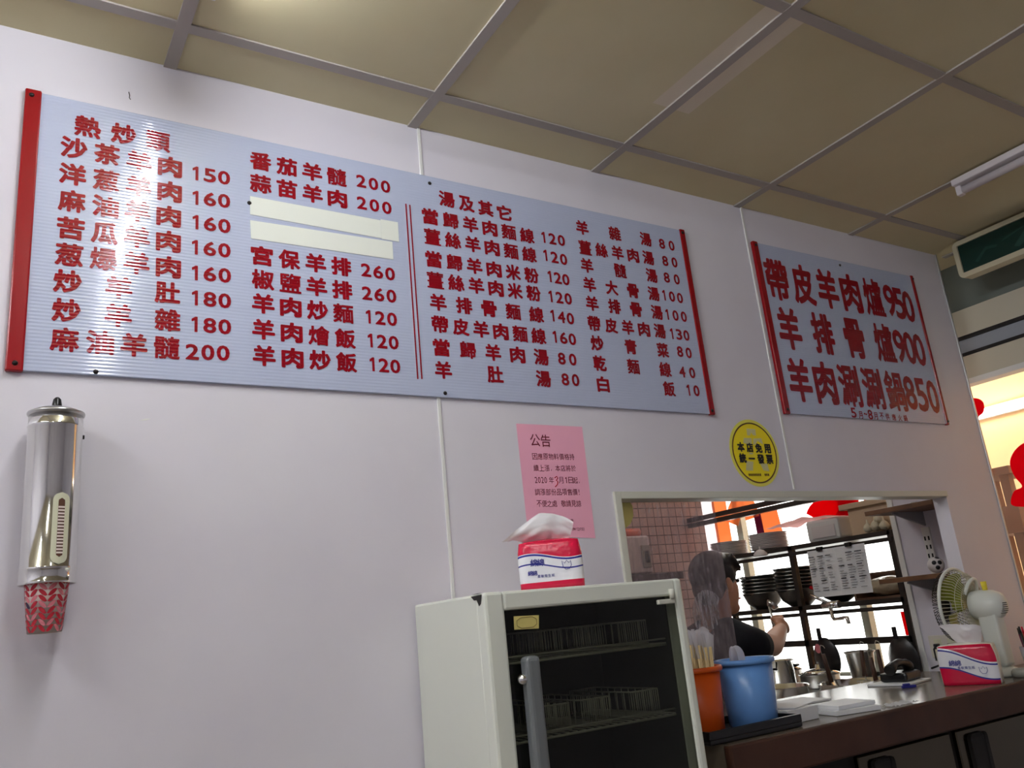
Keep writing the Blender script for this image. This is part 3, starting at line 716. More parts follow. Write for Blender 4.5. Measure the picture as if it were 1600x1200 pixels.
for c in range(NC):
    a0 = 2*PI*c/NC; sgn = 1 if c % 2 else -1
    for rI in range(10):
        z = cz0+.007+rI*.0098
        if z > cz1-.012: break
        lf.mark(2 if (c == 8 and rI == 4) else (0 if (c//2+rI) % 3 else 1))
        hw = .5*2*PI/NC*.98; pts = []
        for t_, s_ in ((-1, 0), (-.55, .62), (0, .8), (.55, .62), (1, 0), (.55, -.62), (0, -.8), (-.55, -.62)):
            aa = a0+hw*t_; zz_ = z + sgn*t_*.0050 + s_*.0056; r = cr_(zz_)+.0005
            pts.append((cx_+r*math.cos(aa), cyy+r*math.sin(aa), zz_))
        lf.poly(pts)
obj('leaf_print', lf, ['leafred', 'leafpink', 'leafdark'], cp)

# ------------------------------------------------------------------ white glass-door cabinet
X0, X1, YF, YB, ZT = .807, 1.304, 1.42, 1.735, E_+.066
cb = thing('cabinet', 'white glass door sterilizer cabinet standing against the wall', 'cabinet', ((X0+X1)/2, (YF+YB)/2, 0))
b = MB(); t_ = .022
b.box(X0, X0+t_, YF+.03, YB, 0, ZT-.001, .005).box(X1-t_, X1, YF+.03, YB, 0, ZT-.001, .005)
b.box(X0+.002, X1-.002, YF+.03, YB, ZT-t_, ZT-.0015, .004).box(X0+t_, X1-t_, YB-.02, YB, .02, ZT-t_).box(X0+t_, X1-t_, YF+.03, YB, 0, .25)
obj('body', b, 'enamel', cb)
fr = MB()
fr.box(X0-.001, X0+.042, YF, YF+.034, 0, ZT, .006).box(X1-.022, X1, YF, YF+.034, 0, ZT, .006).box(X0+.04, X1-.02, YF+.0005, YF+.034, ZT-.036, ZT-.0004, .005).box(X0+.04, X1-.02, YF+.0005, YF+.034, 0, .3, .005)
obj('front_frame', fr, 'enamel', cb)
ln_ = MB()
ln_.box(X0+t_, X0+t_+.003, YF+.036, YB-.02, .25, ZT-t_-.001).box(X1-t_-.003, X1-t_, YF+.036, YB-.02, .25, ZT-t_-.001).box(X0+t_+.003, X1-t_-.003, YB-.024, YB-.0205, .25, ZT-t_-.001).box(X0+t_+.003, X1-t_-.003, YF+.036, YB-.024, ZT-t_-.004, ZT-t_-.0005)
obj('liner', ln_, 'darkin', cb, 'dark inner lining')
dr = MB().box(X0+.0425, X1-.0225, YF+.006, YF+.012, .31, ZT-.0365)
door = obj('door', dr, 'tintglass', cb, 'tinted glass door')
h0 = aty(819, 1026, YF-.016); h1 = aty(842, 1023, YF-.016)
obj('handle', MB().box(h0.x, h0.x+.032, YF-.024, YF+.005, E_-.42, h0.z, .009, seg=3), 'greybar', door, 'grey vertical handle')
k0 = aty(815, 1062, YF-.01)
obj('lock_knob', MB().ball((k0.x+.004, YF-.008, k0.z), .011).cone((k0.x+.004, YF-.008, k0.z), (k0.x+.004, YF+.006, k0.z), .006), 'chrome', door, 'chrome lock knob')
q = aty(1046, 937, YF)
obj('hinge', MB().box(X1-.075, X1-.028, YF-.004, YF+.0055, ZT-.052, ZT-.042, .002).cone((X1-.036, YF-.004, ZT-.042), (X1-.036, YF-.004, ZT-.022), .006), 'frame', door)
LP = [aty(803, 963, YF+.004), aty(842, 961, YF+.004), aty(842, 982, YF+.004), aty(804, 984, YF+.004)]
lab = obj('sticker', MB().poly(LP, (0, .0012, 0)), 'label', door, 'small yellow label without readable words')
lw = MB(); c = sum(LP, Vector())/4
oct_ = [c+Vector((.0225*x, -.0006, .0115*z)) for x, z in ((-1, .4), (-.6, .85), (.6, .85), (1, .4), (1, -.4), (.6, -.85), (-.6, -.85), (-1, -.4))]
lw.tube(oct_, .0005, 5, True); obj('border_line', lw, 'labelbrown', lab)
# rusty chip on the upper edge
ch = MB(); ch.poly([(X0+.0405*0, YF+.012, ZT+.0006), (X0-.0012, YF+.010, ZT+.0006), (X0-.0012, YF+.05, ZT+.0002), (X0+.01, YF+.045, ZT+.0002)])
ch.poly([(X0-.0014, YF+.008, ZT-.003), (X0-.0014, YF+.052, ZT-.004), (X0-.0014, YF+.040, ZT-.012), (X0-.0014, YF+.030, ZT-.012), (X0-.0014, YF+.022, ZT-.024), (X0-.0014, YF+.014, ZT-.020)])
obj('paint_chip', ch, 'darkback', cb, 'black chipped spot')
zu = aty(940, 1019, YF+.05).z; zl = aty(950, 1135, YF+.05).z
def rackgrid(z):
    g = MB(); xa, xb, ya, yb = X0+.03, X1-.03, YF+.045, YB-.03
    for y in (ya, (ya+yb)/2, yb): g.tube([(xa, y, z), (xb, y, z)], .0028, 6)
    g.tube([(xa, ya, z+.012), (xb, ya, z+.012)], .002, 6)
    k = 22
    for i in range(k+1): g.tube([(xa+(xb-xa)*i/k, ya, z+.003), (xa+(xb-xa)*i/k, yb, z+.003)], .0013, 5)
    return g
for z in (zu, zl): obj('wire_shelf', rackgrid(z), 'wire', cb, 'wire rack')
def basket(xa, xb, z0, h, label):
    ya, yb = YF+.052, YB-.04
    r = thing('wire_basket', label, 'basket', ((xa+xb)/2, (ya+yb)/2, z0), 'wire baskets in the cabinet')
    rim = MB()
    for z in (z0+.003, z0+h): rim.tube([(xa, ya, z), (xb, ya, z), (xb, yb, z), (xa, yb, z)], .0018, 6, True)
    obj('rim', rim, 'wire', r)
    bars = MB(); k = 13
    for i in range(k+1):
        x = xa+(xb-xa)*i/k
        bars.tube([(x, ya, z0+h), (x, ya, z0+.002), (x, yb, z0+.002), (x, yb, z0+h)], .0011, 5)
    for i in range(1, 9):
        y = ya+(yb-ya)*i/9
        bars.tube([(xa, y, z0+h), (xa, y, z0+.002)], .0011, 5).tube([(xb, y, z0+h), (xb, y, z0+.002)], .0011, 5)
    obj('bars', bars, 'wire', r); return r
UB = [((818, 1012), (882, 1002)), ((893, 1000), (946, 992)), ((964, 990), (1014, 984))]
names = ['left', 'middle', 'right']
for i, (a, b_) in enumerate(UB):
    basket(aty(*a, YF+.052).x+.007, aty(*b_, YF+.052).x-.007, zu+.0045, .05, '%s wire basket on the upper rack behind the cabinet glass' % names[i])
LB = [((850, 1130), (896, 1125)), ((906, 1125), (958, 1115)), ((985, 1110), (1034, 1100))]
for i, (a, b_) in enumerate(LB):
    basket(aty(*a, YF+.052).x+.007, aty(*b_, YF+.052).x-.007, zl+.0045, .052, '%s wire basket on the lower rack behind the cabinet glass' % names[i])
for i, (x, y) in enumerate(((1.03, 1.6), (1.13, 1.62))):
    o = obj('steel_bowl', MB().lathe([(.0, .004), (.03, .004), (.05, .03), (.058, .055), (.056, .055), (.048, .032), (.028, .007), (0, .006)], (x, y, .25), 28), 'steel2')
    tag(o, '%s steel bowl on the floor of the cabinet' % ('left', 'right')[i], 'bowl')

# ------------------------------------------------------------------ tissue packs
def tissue_pack(name, label, c, W, D, H, rz, style):
    # c: middle of the base; front faces -y before turning by rz
    r = thing('tissue_pack', label, 'tissue pack', c); c = Vector(c); rot = Matrix.Rotation(rz, 3, 'Z')
    G = lambda x, y, z: c + rot @ Vector((x, y, z))
    m = bpy.data.materials.new('pack_print_'+style); m.use_nodes = True
    bs = bsdf(m); bs.inputs['Roughness'].default_value = .22
    tc = nd(m, 'ShaderNodeTexCoord'); mp = nd(m, 'ShaderNodeMapping'); mp.vector_type = 'TEXTURE'; mp.inputs['Rotation'].default_value = (0, 0, rz)
    sp = nd(m, 'ShaderNodeSeparateXYZ'); ln(m, tc.outputs['Object'], mp.inputs[0]); ln(m, mp.outputs[0], sp.inputs[0])
    def mth(op, a, b_=None):
        n_ = nd(m, 'ShaderNodeMath', operation=op)
        for i, v in enumerate((a, b_)):
            if v is None: continue
            if isinstance(v, (int, float)): n_.inputs[i].default_value = v
            else: ln(m, v, n_.inputs[i])
        return n_.outputs[0]
    x, y, z = sp.outputs['X'], sp.outputs['Y'], sp.outputs['Z']
    wave = mth('MULTIPLY', mth('SINE', mth('MULTIPLY', x, 2*PI/(W*1.25))), H*.07)      # S-shaped border of the bands
    zw = mth('ADD', z, wave)
    def mixc(fac, a, b_):
        n_ = nd(m, 'ShaderNodeMixRGB')
        ln(m, fac, n_.inputs[0])
        for i, v in ((1, a), (2, b_)):
            if isinstance(v, tuple): n_.inputs[i].default_value = v
            else: ln(m, v, n_.inputs[i])
        return n_.outputs[0]
    white, red, blue = srgb(240, 240, 246), srgb(214, 22, 66), srgb(52, 56, 150)
    if style == 'tall':
        top = mth('GREATER_THAN', zw, H*.70); bot = mth('LESS_THAN', z, H*.16)
        l1 = mth('MULTIPLY', mth('GREATER_THAN', zw, H*.645), mth('LESS_THAN', zw, H*.685)); l2 = mth('MULTIPLY', mth('GREATER_THAN', zw, H*.46), mth('LESS_THAN', zw, H*.49))
    else:
        sw = mth('MULTIPLY', mth('SINE', mth('MULTIPLY', x, 2.6/(W/2))), H*.07)
        ut = mth('ADD', mth('ADD', z, mth('MULTIPLY', x, .18*H/(W/2))), sw); ub = mth('ADD', mth('ADD', z, mth('MULTIPLY', x, .14*H/(W/2))), sw)
        top = mth('GREATER_THAN', ut, H*.76); l1 = mth('MULTIPLY', mth('GREATER_THAN', ut, H*.68), mth('LESS_THAN', ut, H*.72))
        bot = mth('LESS_THAN', ub, H*.27); l2 = mth('MULTIPLY', mth('GREATER_THAN', ub, H*.27), mth('LESS_THAN', ub, H*.31))
    front = mth('LESS_THAN', y, -D*.40)
    colr = mixc(l1, white, blue); colr = mixc(l2, colr, blue); colr = mixc(top, colr, red); colr = mixc(bot, colr, red)
    if style != 'tall': colr = mixc(front, srgb(232, 226, 214), colr)
    ln(m, colr, bs.inputs['Base Color'])
    bump(m, 34, .35, .006)
    mb = MB(); rr = bmesh.new()
    # soft pillow shaped wrapper
    def skin(u, v):
        a = 2*PI*u; ca, sa = math.cos(a), math.sin(a); n_ = 8
        k = (abs(ca)**n_+abs(sa)**n_)**(-1/n_); zq = v; bulge = 1+.02*math.sin(PI*v); tp = 1-.05*max(0, v-.75)/.25
        return G(W/2*ca*k*bulge*tp, D/2*sa*k*bulge*tp, H*zq*(1+.03*ca*0))
    mb.grid(skin, 48, 10)
    def cap(u, v):
        a = 2*PI*u; ca, sa = math.cos(a), math.sin(a); n_ = 8; k = (abs(ca)**n_+abs(sa)**n_)**(-1/n_)*.95*(1-v)
        return G(W/2*ca*k, D/2*sa*k, H+.008*math.sin(PI/2*v))
    mb.grid(cap, 48, 4)
    bot_ = [G(W/2*math.cos(2*PI*i/48)*(abs(math.cos(2*PI*i/48))**8+abs(math.sin(2*PI*i/48))**8)**(-1/8), D/2*math.sin(2*PI*i/48)*(abs(math.cos(2*PI*i/48))**8+abs(math.sin(2*PI*i/48))**8)**(-1/8), 0) for i in range(48)]
    mb.poly(bot_); bmesh.ops.remove_doubles(mb.bm, verts=mb.bm.verts[:], dist=.0004)
    wr = obj('wrapper', mb, m, r)
    tx = MB(); yf = -D/2*1.022-.0006
    s_ = H/.095
    FXf = lambda x0, z0: (lambda u, v: G(x0+u, yf, z0+v))
    glyph(tx, '綿', FXf(-W*.26, H*.57), .0145*s_, .0145*s_, .02); glyph(tx, '綿', FXf(-W*.155, H*.565), .0145*s_, .0145*s_, .02)
    if style == 'tall':
        glyph(tx, '綿', FXf(-W*.33, H*.36), .010*s_, .010*s_, .02); glyph(tx, '綿', FXf(-W*.26, H*.355), .010*s_, .010*s_, .02)
        for i, chh in enumerate('柔軟衛生紙'): glyph(tx, chh, FXf(-W*.20+i*W*.055, H*.28), .006*s_, .006*s_, .01)
    else:
        for i, chh in enumerate('柔軟衛生紙'): glyph(tx, chh, FXf(-W*.15+i*W*.06, H*.44), .007*s_, .007*s_, .01)
    hx, hz = W*.25, H*(.47 if style == 'tall' else .36)
    tx.tube([G(hx+.016*s_*a_, yf, hz+.016*s_*b_) for a_, b_ in ((-.6, .5), (-.5, -.2), (-.2, -.55), (.3, -.5), (.55, -.1), (.5, .45), (.25, .2), (0, .55), (-.25, .2))], .0007, 5, True)
    obj('print', tx, 'navy', wr, 'navy blue characters and hand mark')
    tf = MB(); sd = random.uniform(0, 50)
    def tuft(u, v, k=0):
        # folded sheet pulled out of the slit: narrow at the slit, fanning out above, one corner drooping to the left
        a = 2*u-1; t_ = v**.85
        kx, kz = (1, 1) if style == 'tall' else (.62, .25)
        x = kx*(a*W*(.30+.24*t_) - W*.10*t_*t_ - (.10*W*t_*max(0, -a))) + (0 if style == 'tall' else W*.08)
        top = H*(.62-.34*kz*max(0, -a)**1.5-.20*max(0, a)**2+.05*math.sin(6*u+sd))
        z = H*.985 + t_*top - H*.16*kz*max(0, -a)*t_**3
        y = .012*math.sin(5.0*u+sd)*(.25+t_) + .020*math.sin(PI*t_)*(1 if k else -1)*(1-a*a) - (.020*t_*t_ if not k else -.004) + .004*noise.noise((u*5, v*5, sd))
        z += .003*noise.noise((u*7, v*6, sd+5))
        return G(x, y, z)
    tf.grid(lambda u, v: tuft(u, v, 0), 30, 18)
    tf.grid(lambda u, v: tuft(.04+.94*u, v*.93, 1), 30, 18)
    obj('tissue', tf, 'tissue', r, 'white tissue pulled up from the slit')
    return r
pk = aty(864, 917, 1.50)
tissue_pack('a', 'red and white tissue pack standing on top of the white cabinet', (1.045, 1.54, ZT+.0008), .136, .09, .100, math.radians(-33), 'tall')
CT = E_-.30
tp = atz(1523, 1068, CT)
tissue_pack('b', 'red and white tissue pack on the counter before the fan', (2.575, 1.59, CT+.0008), .160, .095, .112, math.radians(-66), 'low')

# ------------------------------------------------------------------ serving counter
ct = thing('counter', 'serving counter with brown edge and steel front below the hatch', 'counter', (2.4, 1.7, 0))
X0c, X1c, Y0c, Y1c = OX0+.02, 3.42, 1.487, 1.985
tpm = MB(); tpm.box(X0c, 3.185, Y0c+.003, WY-.001, CT-.06, CT).box(X0c, OX1-.003, WY-.001, Y1c, CT-.06, CT)
obj('worktop', tpm, 'countertop', ct)
obj('edge_band', MB().box(X0c-.003, 3.19, Y0c-.002, Y0c+.022, CT-.085, CT-.001, .006), 'wood', ct, 'brown laminate front edge')
fp = MB().box(X0c+.02, 3.18, Y0c+.06, Y0c+.075, .02, CT-.085).box(X0c+.02, X0c+.05, Y0c+.075, WY-.002, .02, CT-.085).box(3.15, 3.18, Y0c+.075, WY-.002, .02, CT-.085)
obj('carcass', fp, 'darkback', ct, 'dark carcass')
xs = (1.90, 2.33, 2.76)
for i, x in enumerate(xs):
    d = obj('door', MB().box(x+.01, x+.41, Y0c+.045, Y0c+.0598, .06, CT-.10, .003), 'darksteel', ct, 'brushed steel door')
    for s_ in (.055,): obj('grip', MB().box(x+s_, x+s_+.085, Y0c+.040, Y0c+.046, CT-.30, CT-.115, .012), 'darkback', d, 'black recessed grip')
tr = thing('tray', 'black tray under the orange and blue tubs', 'tray', (1.55, 1.60, CT))
ta, tb_, tc, td = 1.405, 1.712, 1.513, 1.695
obj('plate', MB().box(ta, tb_, tc, td, CT+.0005, CT+.012, .003), 'blackp', tr)
rimm = MB(); rimm.box(ta, tb_, tc, tc+.008, CT+.011, CT+.030, .002).box(ta, tb_, td-.008, td, CT+.011, CT+.030, .002).box(tb_-.008, tb_, tc+.008, td-.008, CT+.011, CT+.030, .002).box(ta, ta+.008, tc+.008, td-.008, CT+.011, CT+.030, .002)
obj('rim', rimm, 'blackp', tr)
def tub(name, label, c, r0, r1, h, m_):
    r = thing(name, label, 'tub', c)
    z = c[2]
    obj('body', MB().lathe([(0, 0), (r0-.003, 0), (r0, .003), (r1, h-.012), (r1-.002, h-.012), (r0-.003, .006), (0, .006)], c, 40), m_, r)
    obj('rim', MB().lathe([(r1-.002, h-.013), (r1+.006, h-.012), (r1+.008, h-.006), (r1+.006, h), (r1-.003, h-.001), (r1-.002, h-.013)], c, 40), m_, r)
    return r
bc = (1.633, 1.595, CT+.0125); oc = (1.488, 1.622, CT+.0125)
tub('plastic_tub', 'blue plastic tub of clear spoons on the counter', bc, .059, .0675, .155, 'bluep')
tub('plastic_tub', 'orange plastic tub of wrapped chopsticks beside the blue tub', oc, .053, .0605, .150, 'orangep')
for i in range(34):
    a = 2.4*i; rr = .005+.039*math.sqrt(i/34); x, y = oc[0]+rr*math.cos(a), oc[1]+rr*math.sin(a); z = oc[2]+.0075; hh = .205+.012*random.random()
    dx, dy = (x-oc[0])*.12, (y-oc[1])*.12
    r = thing('chopsticks', 'wrapped pair of bamboo chopsticks standing in the orange tub', 'chopsticks', (x, y, z), 'chopsticks in the orange tub')
    obj('sticks', MB().cone((x-.0025, y, z), (x-.0025+dx, y+dy, z+hh-.02), .0031, n=6).cone((x+.0025, y, z), (x+.0025+dx, y+dy, z+hh-.02), .0031, n=6), 'stick', r)
    obj('wrapper', MB().grid(lambda u, v: Vector((x+dx+(u-.5)*.020*(.6+v), y+dy+.003*math.sin(6*u+i), z+hh-.05+v*.062+.006*math.sin(5*u+i)*v)), 6, 5), 'clear', r, 'clear plastic sleeve')
for i, (dx, dy, az) in enumerate(((-.036, -.005, .4), (-.022, .012, 1.2), (.0, .02, 2.6))):
    x, y, z = bc[0]+dx, bc[1]+dy, bc[2]+.008
    r = thing('plastic_spoon', '%s clear plastic spoon standing in the blue tub' % ('leftmost', 'middle', 'rightmost')[i], 'spoon', (x, y, z))
    obj('spoon_handle', MB().box(x-.003, x+.003, y-.001, y+.001, z, z+.125), 'clear', r)
    obj('spoon_bowl', MB().ball((x, y, z+.15), .026, (.75, .25, 1.1), 14, 10, Matrix.Rotation(az, 3, 'Z')), 'clear', r)

def pad(name, label, pts, h, m_='paper', cat='paper'):
    o = obj(name, MB().poly([atz(px, py, CT+.0006) for px, py in pts], (0, 0, h)), m_); tag(o, label, cat); return o
def stack(name, label, cx, cy_, wx, wy, h, rz, z=CT+.0006, m_='paper', cat='paper'):
    o = obj(name, MB().box(cx-wx/2, cx+wx/2, cy_-wy/2, cy_+wy/2, z, z+h, .001, rot=Matrix.Rotation(rz, 3, 'Z')), m_); tag(o, label, cat); return o
stack('order_pad', 'thick white order pad on the counter right of the blue tub', 1.777, 1.628, .118, .125, .032, .03)
stack('order_sheet', 'white sheet lying askew on the thick order pad', 1.800, 1.640, .14, .11, .003, .35, CT+.0332)
stack('order_pad', 'thin white order pad lying flat on the counter middle', 1.957, 1.582, .14, .115, .012, -.25)
stack('order_pad', 'thin white order pad on top of the flat one', 1.962, 1.590, .13, .105, .010, -.12, CT+.0132)
stack('order_sheet', 'white sheets on the counter behind the thick order pad', 2.06, 1.85, .20, .12, .006, -.1)
o = obj('plastic_film', MB().grid(lambda u, v: Vector((2.055+u*.10, 1.497+v*.050, CT+.002+.010*abs(noise.noise((u*5, v*5, 3.1))))), 18, 10), 'clear'); tag(o, 'crumpled clear plastic film at the counter front edge', 'plastic film')
stack('paper_sheet', 'white paper under the black phone', 2.57, 1.84, .17, .14, .006, .2)
# phone
ph = thing('phone', 'black desk phone lying beside the tissue pack', 'phone', (2.59, 1.84, CT+.007))
obj('base', MB().box(2.53, 2.65, 1.80, 1.89, CT+.0072, CT+.035, .008, rot=Matrix.Rotation(.2, 3, 'Z')), 'blackp', ph)
obj('handset', MB().tube([Vector((2.515+.15*u, 1.83+.03*u, CT+.044+.018*math.sin(PI*u))) for u in [i/12 for i in range(13)]], [.017, .018, .017, .013, .012, .012, .012, .012, .012, .013, .017, .018, .017], 12), 'blackp', ph)
pc = atz(1420, 1072, CT+.006)
pe = thing('clip', 'small blue clip lying on the counter before the phone', 'clip', (pc.x, pc.y, CT))
obj('jaw', MB().box(pc.x-.022, pc.x+.022, pc.y-.006, pc.y+.006, CT+.0006, CT+.009, .002, rot=Matrix.Rotation(-.5, 3, 'Z')), 'navy', pe)
obj('grip', MB().box(pc.x-.022, pc.x+.0, pc.y-.005, pc.y+.005, CT+.009, CT+.015, .002, rot=Matrix.Rotation(-.4, 3, 'Z')), 'navy', pe)

# pens in a cup at the right end
pcx, pcy = 2.80, 1.512
pcup = thing('pen_cup', 'clear cup of pens at the right end of the counter', 'cup', (pcx, pcy, CT))
obj('cup_wall', MB().lathe([(0, .001), (.03, .001), (.036, .085), (.034, .085), (.028, .004), (0, .004)], (pcx, pcy, CT), 28), 'clear', pcup)
pcols = [('navy', 'navy blue'), ('crimson', 'crimson'), ('purplev', 'purple'), ('blackp', 'black'), ('orangep', 'orange'), ('bluep', 'light blue'), ('leafdark', 'dark violet'), ('leafpink', 'pink')]
for i, (pm, cn) in enumerate(pcols):
    a = 2*PI*i/8+.3; b0 = Vector((pcx+.014*math.cos(a), pcy+.014*math.sin(a), CT+.006)); b1 = Vector((pcx+.034*math.cos(a)*(.8), pcy+.034*math.sin(a)*.8, CT+.135+.02*random.random()))
    r = thing('pen', '%s pen standing in the cup at the counter end' % cn, 'pen', b0)
    obj('barrel', MB().cone(b0, b0.lerp(b1, .86), .0042, n=10), pm, r); obj('cap', MB().cone(b0.lerp(b1, .86), b1, .0036, .0028, n=10), pm if i % 2 else 'blackp', r)
stt = thing('sponge_holder', 'small round stone grey holder beside the pen cup', 'holder', (2.735, 1.525, CT))
obj('ring', MB().lathe([(.02, 0), (.03, .004), (.031, .018), (.024, .026), (.016, .022), (.015, .006), (.02, 0)], (2.735, 1.525, CT+.0005), 24), 'outgrey', stt)

# ------------------------------------------------------------------ desk fan
fx, fy, fz = 2.775, 1.70, E_-.078
fan = thing('desk_fan', 'ivory desk fan seen from behind standing on the counter', 'fan', (fx, 1.62, CT))
RG = .118
ax = Vector((-.06, 1, .04)).normalized(); side = ax.cross(Vector((0, 0, 1))).normalized(); upv = side.cross(ax)
C0 = Vector((fx, fy, fz))
def gpt(r, a, d): return C0 + (side*math.cos(a)+upv*math.sin(a))*r + ax*d
g = MB()
for k_ in range(60):
    a = 2*PI*k_/60
    g.tube([gpt(.035, a, -.045), gpt(.07, a, -.044), gpt(.105, a, -.030), gpt(RG, a, 0)], .0011, 4)
for rr, dd in ((.07, -.044), (.095, -.036)): g.tube([gpt(rr, 2*PI*i/48, dd) for i in range(48)], .0011, 4, True)
obj('rear_grille', g, 'fangrille', fan)
g = MB()
for k_ in range(60):
    a = 2*PI*k_/60
    g.tube([gpt(.03, a, .05), gpt(.08, a, .047), gpt(.112, a, .03), gpt(RG, a, .006)], .0011, 4)
g.lathe([(0, .004), (.03, .003), (.032, 0)], C0+ax*.05, 24, axis=ax)
obj('front_grille', g, 'darkback', fan)
obj('rim', MB().tube([gpt(RG+.002, 2*PI*i/64, .002) for i in range(64)], .0055, 8, True), 'fanwhite', fan)
bl = MB()
for k_ in range(3):
    a0 = 2*PI*k_/3
    bl.grid(lambda u, v: gpt(.02+.085*v, a0+(u-.5)*1.5*(.55+.5*math.sin(PI*min(1, v*1.0)*.6)), .004+(u-.5)*.028), 8, 8)
bl.lathe([(0, .02), (.018, .018), (.02, -.01), (0, -.012)], C0, 20, axis=ax)
obj('blades', bl, 'fanblade', fan, 'yellow green blades')
mo = MB().lathe([(0, .105), (.022, .103), (.038, .092), (.046, .07), (.048, .03), (.044, .005), (.03, 0), (0, 0)], C0-ax*.043, 28, axis=-ax)
motor = obj('motor_housing', mo, 'fanwhite', fan)
vt = MB()
def rear(u, v):                                # a point on the rounded back of the motor housing, u to the right, v up
    rho = math.hypot(u, v); pr_ = ((0, .105), (.022, .103), (.038, .092), (.046, .07), (.048, .03))
    d = next(h0+(h1-h0)*(rho-r0)/(r1-r0) for (r0, h0), (r1, h1) in zip(pr_, pr_[1:]) if rho <= r1)
    return C0 - ax*(.0435+d) + side*u + upv*v
for i in range(6):
    v_ = -.026+i*.0062; L_ = .040-.003*i
    vt.tube([rear(-.022+.001*i+L_*k/8, v_) for k in range(9) if math.hypot(-.022+.001*i+L_*k/8, v_) < .0475], .0012, 6)
obj('vent_slots', vt, 'darkback', motor, 'black vent slots')
obj('oscillation_knob', MB().cone(C0-ax*.095+Vector((0, 0, .044)), C0-ax*.095+Vector((0, 0, .074)), .008, .009, 14), 'yel', motor, 'yellow knob')
obj('carry_handle', MB().tube([C0-ax*(.045+.02*math.sin(PI*i/10))+Vector((.034*math.cos(PI*i/10), 0, .036+.048*math.sin(PI*i/10))) for i in range(11)], .006, 8), 'fanwhite', motor)
obj('neck', MB().box(fx-.026, fx+.026, fy-.125, fy-.065, CT+.03, fz-.025, .008), 'fanwhite', fan)
obj('base', MB().lathe([(0, 0), (.066, 0), (.068, .006), (.06, .018), (.03, .032), (0, .034)], (fx, fy-.08, CT+.0006), 36), 'fanwhite', fan)

# outlet with two plugged cords on the partition
ol = aty(1477, 1008, 1.9); oo = atx(1477, 1008, 3.2)
out = thing('wall_outlet', 'ivory double wall outlet on the partition beside the fan', 'outlet', (3.2, oo.y, oo.z-.05))
plate = obj('plate', MB().box(3.19, 3.1995, oo.y-.075, oo.y+.06, oo.z-.045, oo.z+.038, .003), 'outlet', out)
for dy in (-.035, .022): obj('socket', MB().box(3.1885, 3.1905, oo.y+dy-.016, oo.y+dy+.016, oo.z-.024, oo.z+.024, .0008), 'cream', plate)
for i, (dy, px) in enumerate(((.022, -.02), (-.035, .03))):
    y = oo.y+dy
    r = thing('power_cord', '%s black cord plugged into the ivory outlet' % ('left', 'right')[i], 'cord', (3.18, y, CT))
    obj('plug', MB().box(3.168, 3.188, y-.009, y+.009, oo.z-.012, oo.z+.008, .003), 'blackp', r)
    obj('cord', MB().tube([(3.17, y, oo.z), (3.14, y-.01, oo.z-.01), (3.125, y-.02, oo.z-.05), (3.12, y-.02+px*.5, CT+.02), (3.08, y-.06, CT+.006), (2.98, y-.09, CT+.005)], .0035, 6), 'blackp', r)

# ------------------------------------------------------------------ shelves on the partition
def shelf(zt, label, yfar, d):
    r = thing('wall_shelf', label, 'shelf', (3.1, 2.0, zt))
    obj('board', MB().box(3.2-d, 3.199, 1.83, yfar, zt-.018, zt, .002), 'shelfwood', r)
    for y in (yfar-.10,):
        obj('bracket', MB().poly([(3.192, y-.004, zt-.0185), (3.2-d*.86, y-.004, zt-.0185), (3.2-d*.86, y-.004, zt-.026), (3.192, y-.004, zt-.075)], (0, .008, 0)), 'bracket', r, 'grey steel bracket')
    return r
Z1 = atx(1358, 799, 2.98).z; Z2 = atx(1380, 905, 2.98).z
shelf(Z1, 'upper brown wooden shelf on the partition in the hatch', 2.12, .235)
shelf(Z2, 'lower brown wooden shelf on the partition behind the fan', 2.12, .235)
ss = MB().box(3.188, 3.1995, 2.012, 2.036, E_-.05, Z1-.019)
sd = thing('shelf_standard', 'slotted white upright between the two brown shelves', 'upright', (3.195, 2.024, Z2+.001))
obj('rail', MB().box(3.190, 3.1992, 2.008, 2.040, Z2+.001, Z1-.08), 'trim', sd)
sl = MB(); z = Z2+.03
while z < Z1-.1:
    sl.box(3.1888, 3.1902, 2.013, 2.019, z, z+.016).box(3.1888, 3.1902, 2.029, 2.035, z, z+.016); z += .034
obj('slots', sl, 'darkback', sd, 'dark slots')
bp = atx(1453, 884, 3.08)
tb = thing('toy_ball', 'small white ball with black patches on the lower brown shelf', 'ball', (3.06, 1.93, Z2))
obj('ball', MB().ball((3.06, 1.93, Z2+.031), .030, u=24, v=16), 'plate', tb)
pt = MB()
for d in ((-1, -.4, .35), (-.5, -1, .3), (-1, -.9, -.5), (-.2, -.5, 1)):
    d = Vector(d).normalized(); pt.lathe([(0, .0008), (.008, .0002), (.0085, -.002)], Vector((3.06, 1.93, Z2+.031))+d*.0300, 10, axis=d)
obj('patch', pt, 'blackp', tb, 'black patches')
st2 = thing('stapler', 'small dark tool at the near end of the lower shelf', 'tool', (3.1, 1.86, Z2))
obj('arm', MB().box(3.05, 3.17, 1.845, 1.868, Z2+.0005, Z2+.03, .006), 'blackp', st2)
sp = thing('scissors', 'small metal tool lying on the upper brown shelf', 'tool', (3.06, 1.95, Z1))
obj('blade', MB().box(3.0, 3.12, 1.95, 1.962, Z1+.0005, Z1+.008, .002, rot=Matrix.Rotation(.4, 3, 'Z')), 'steel2', sp); obj('grip', MB().box(3.09, 3.16, 1.97, 1.99, Z1+.0005, Z1+.014, .004), 'blackp', sp)

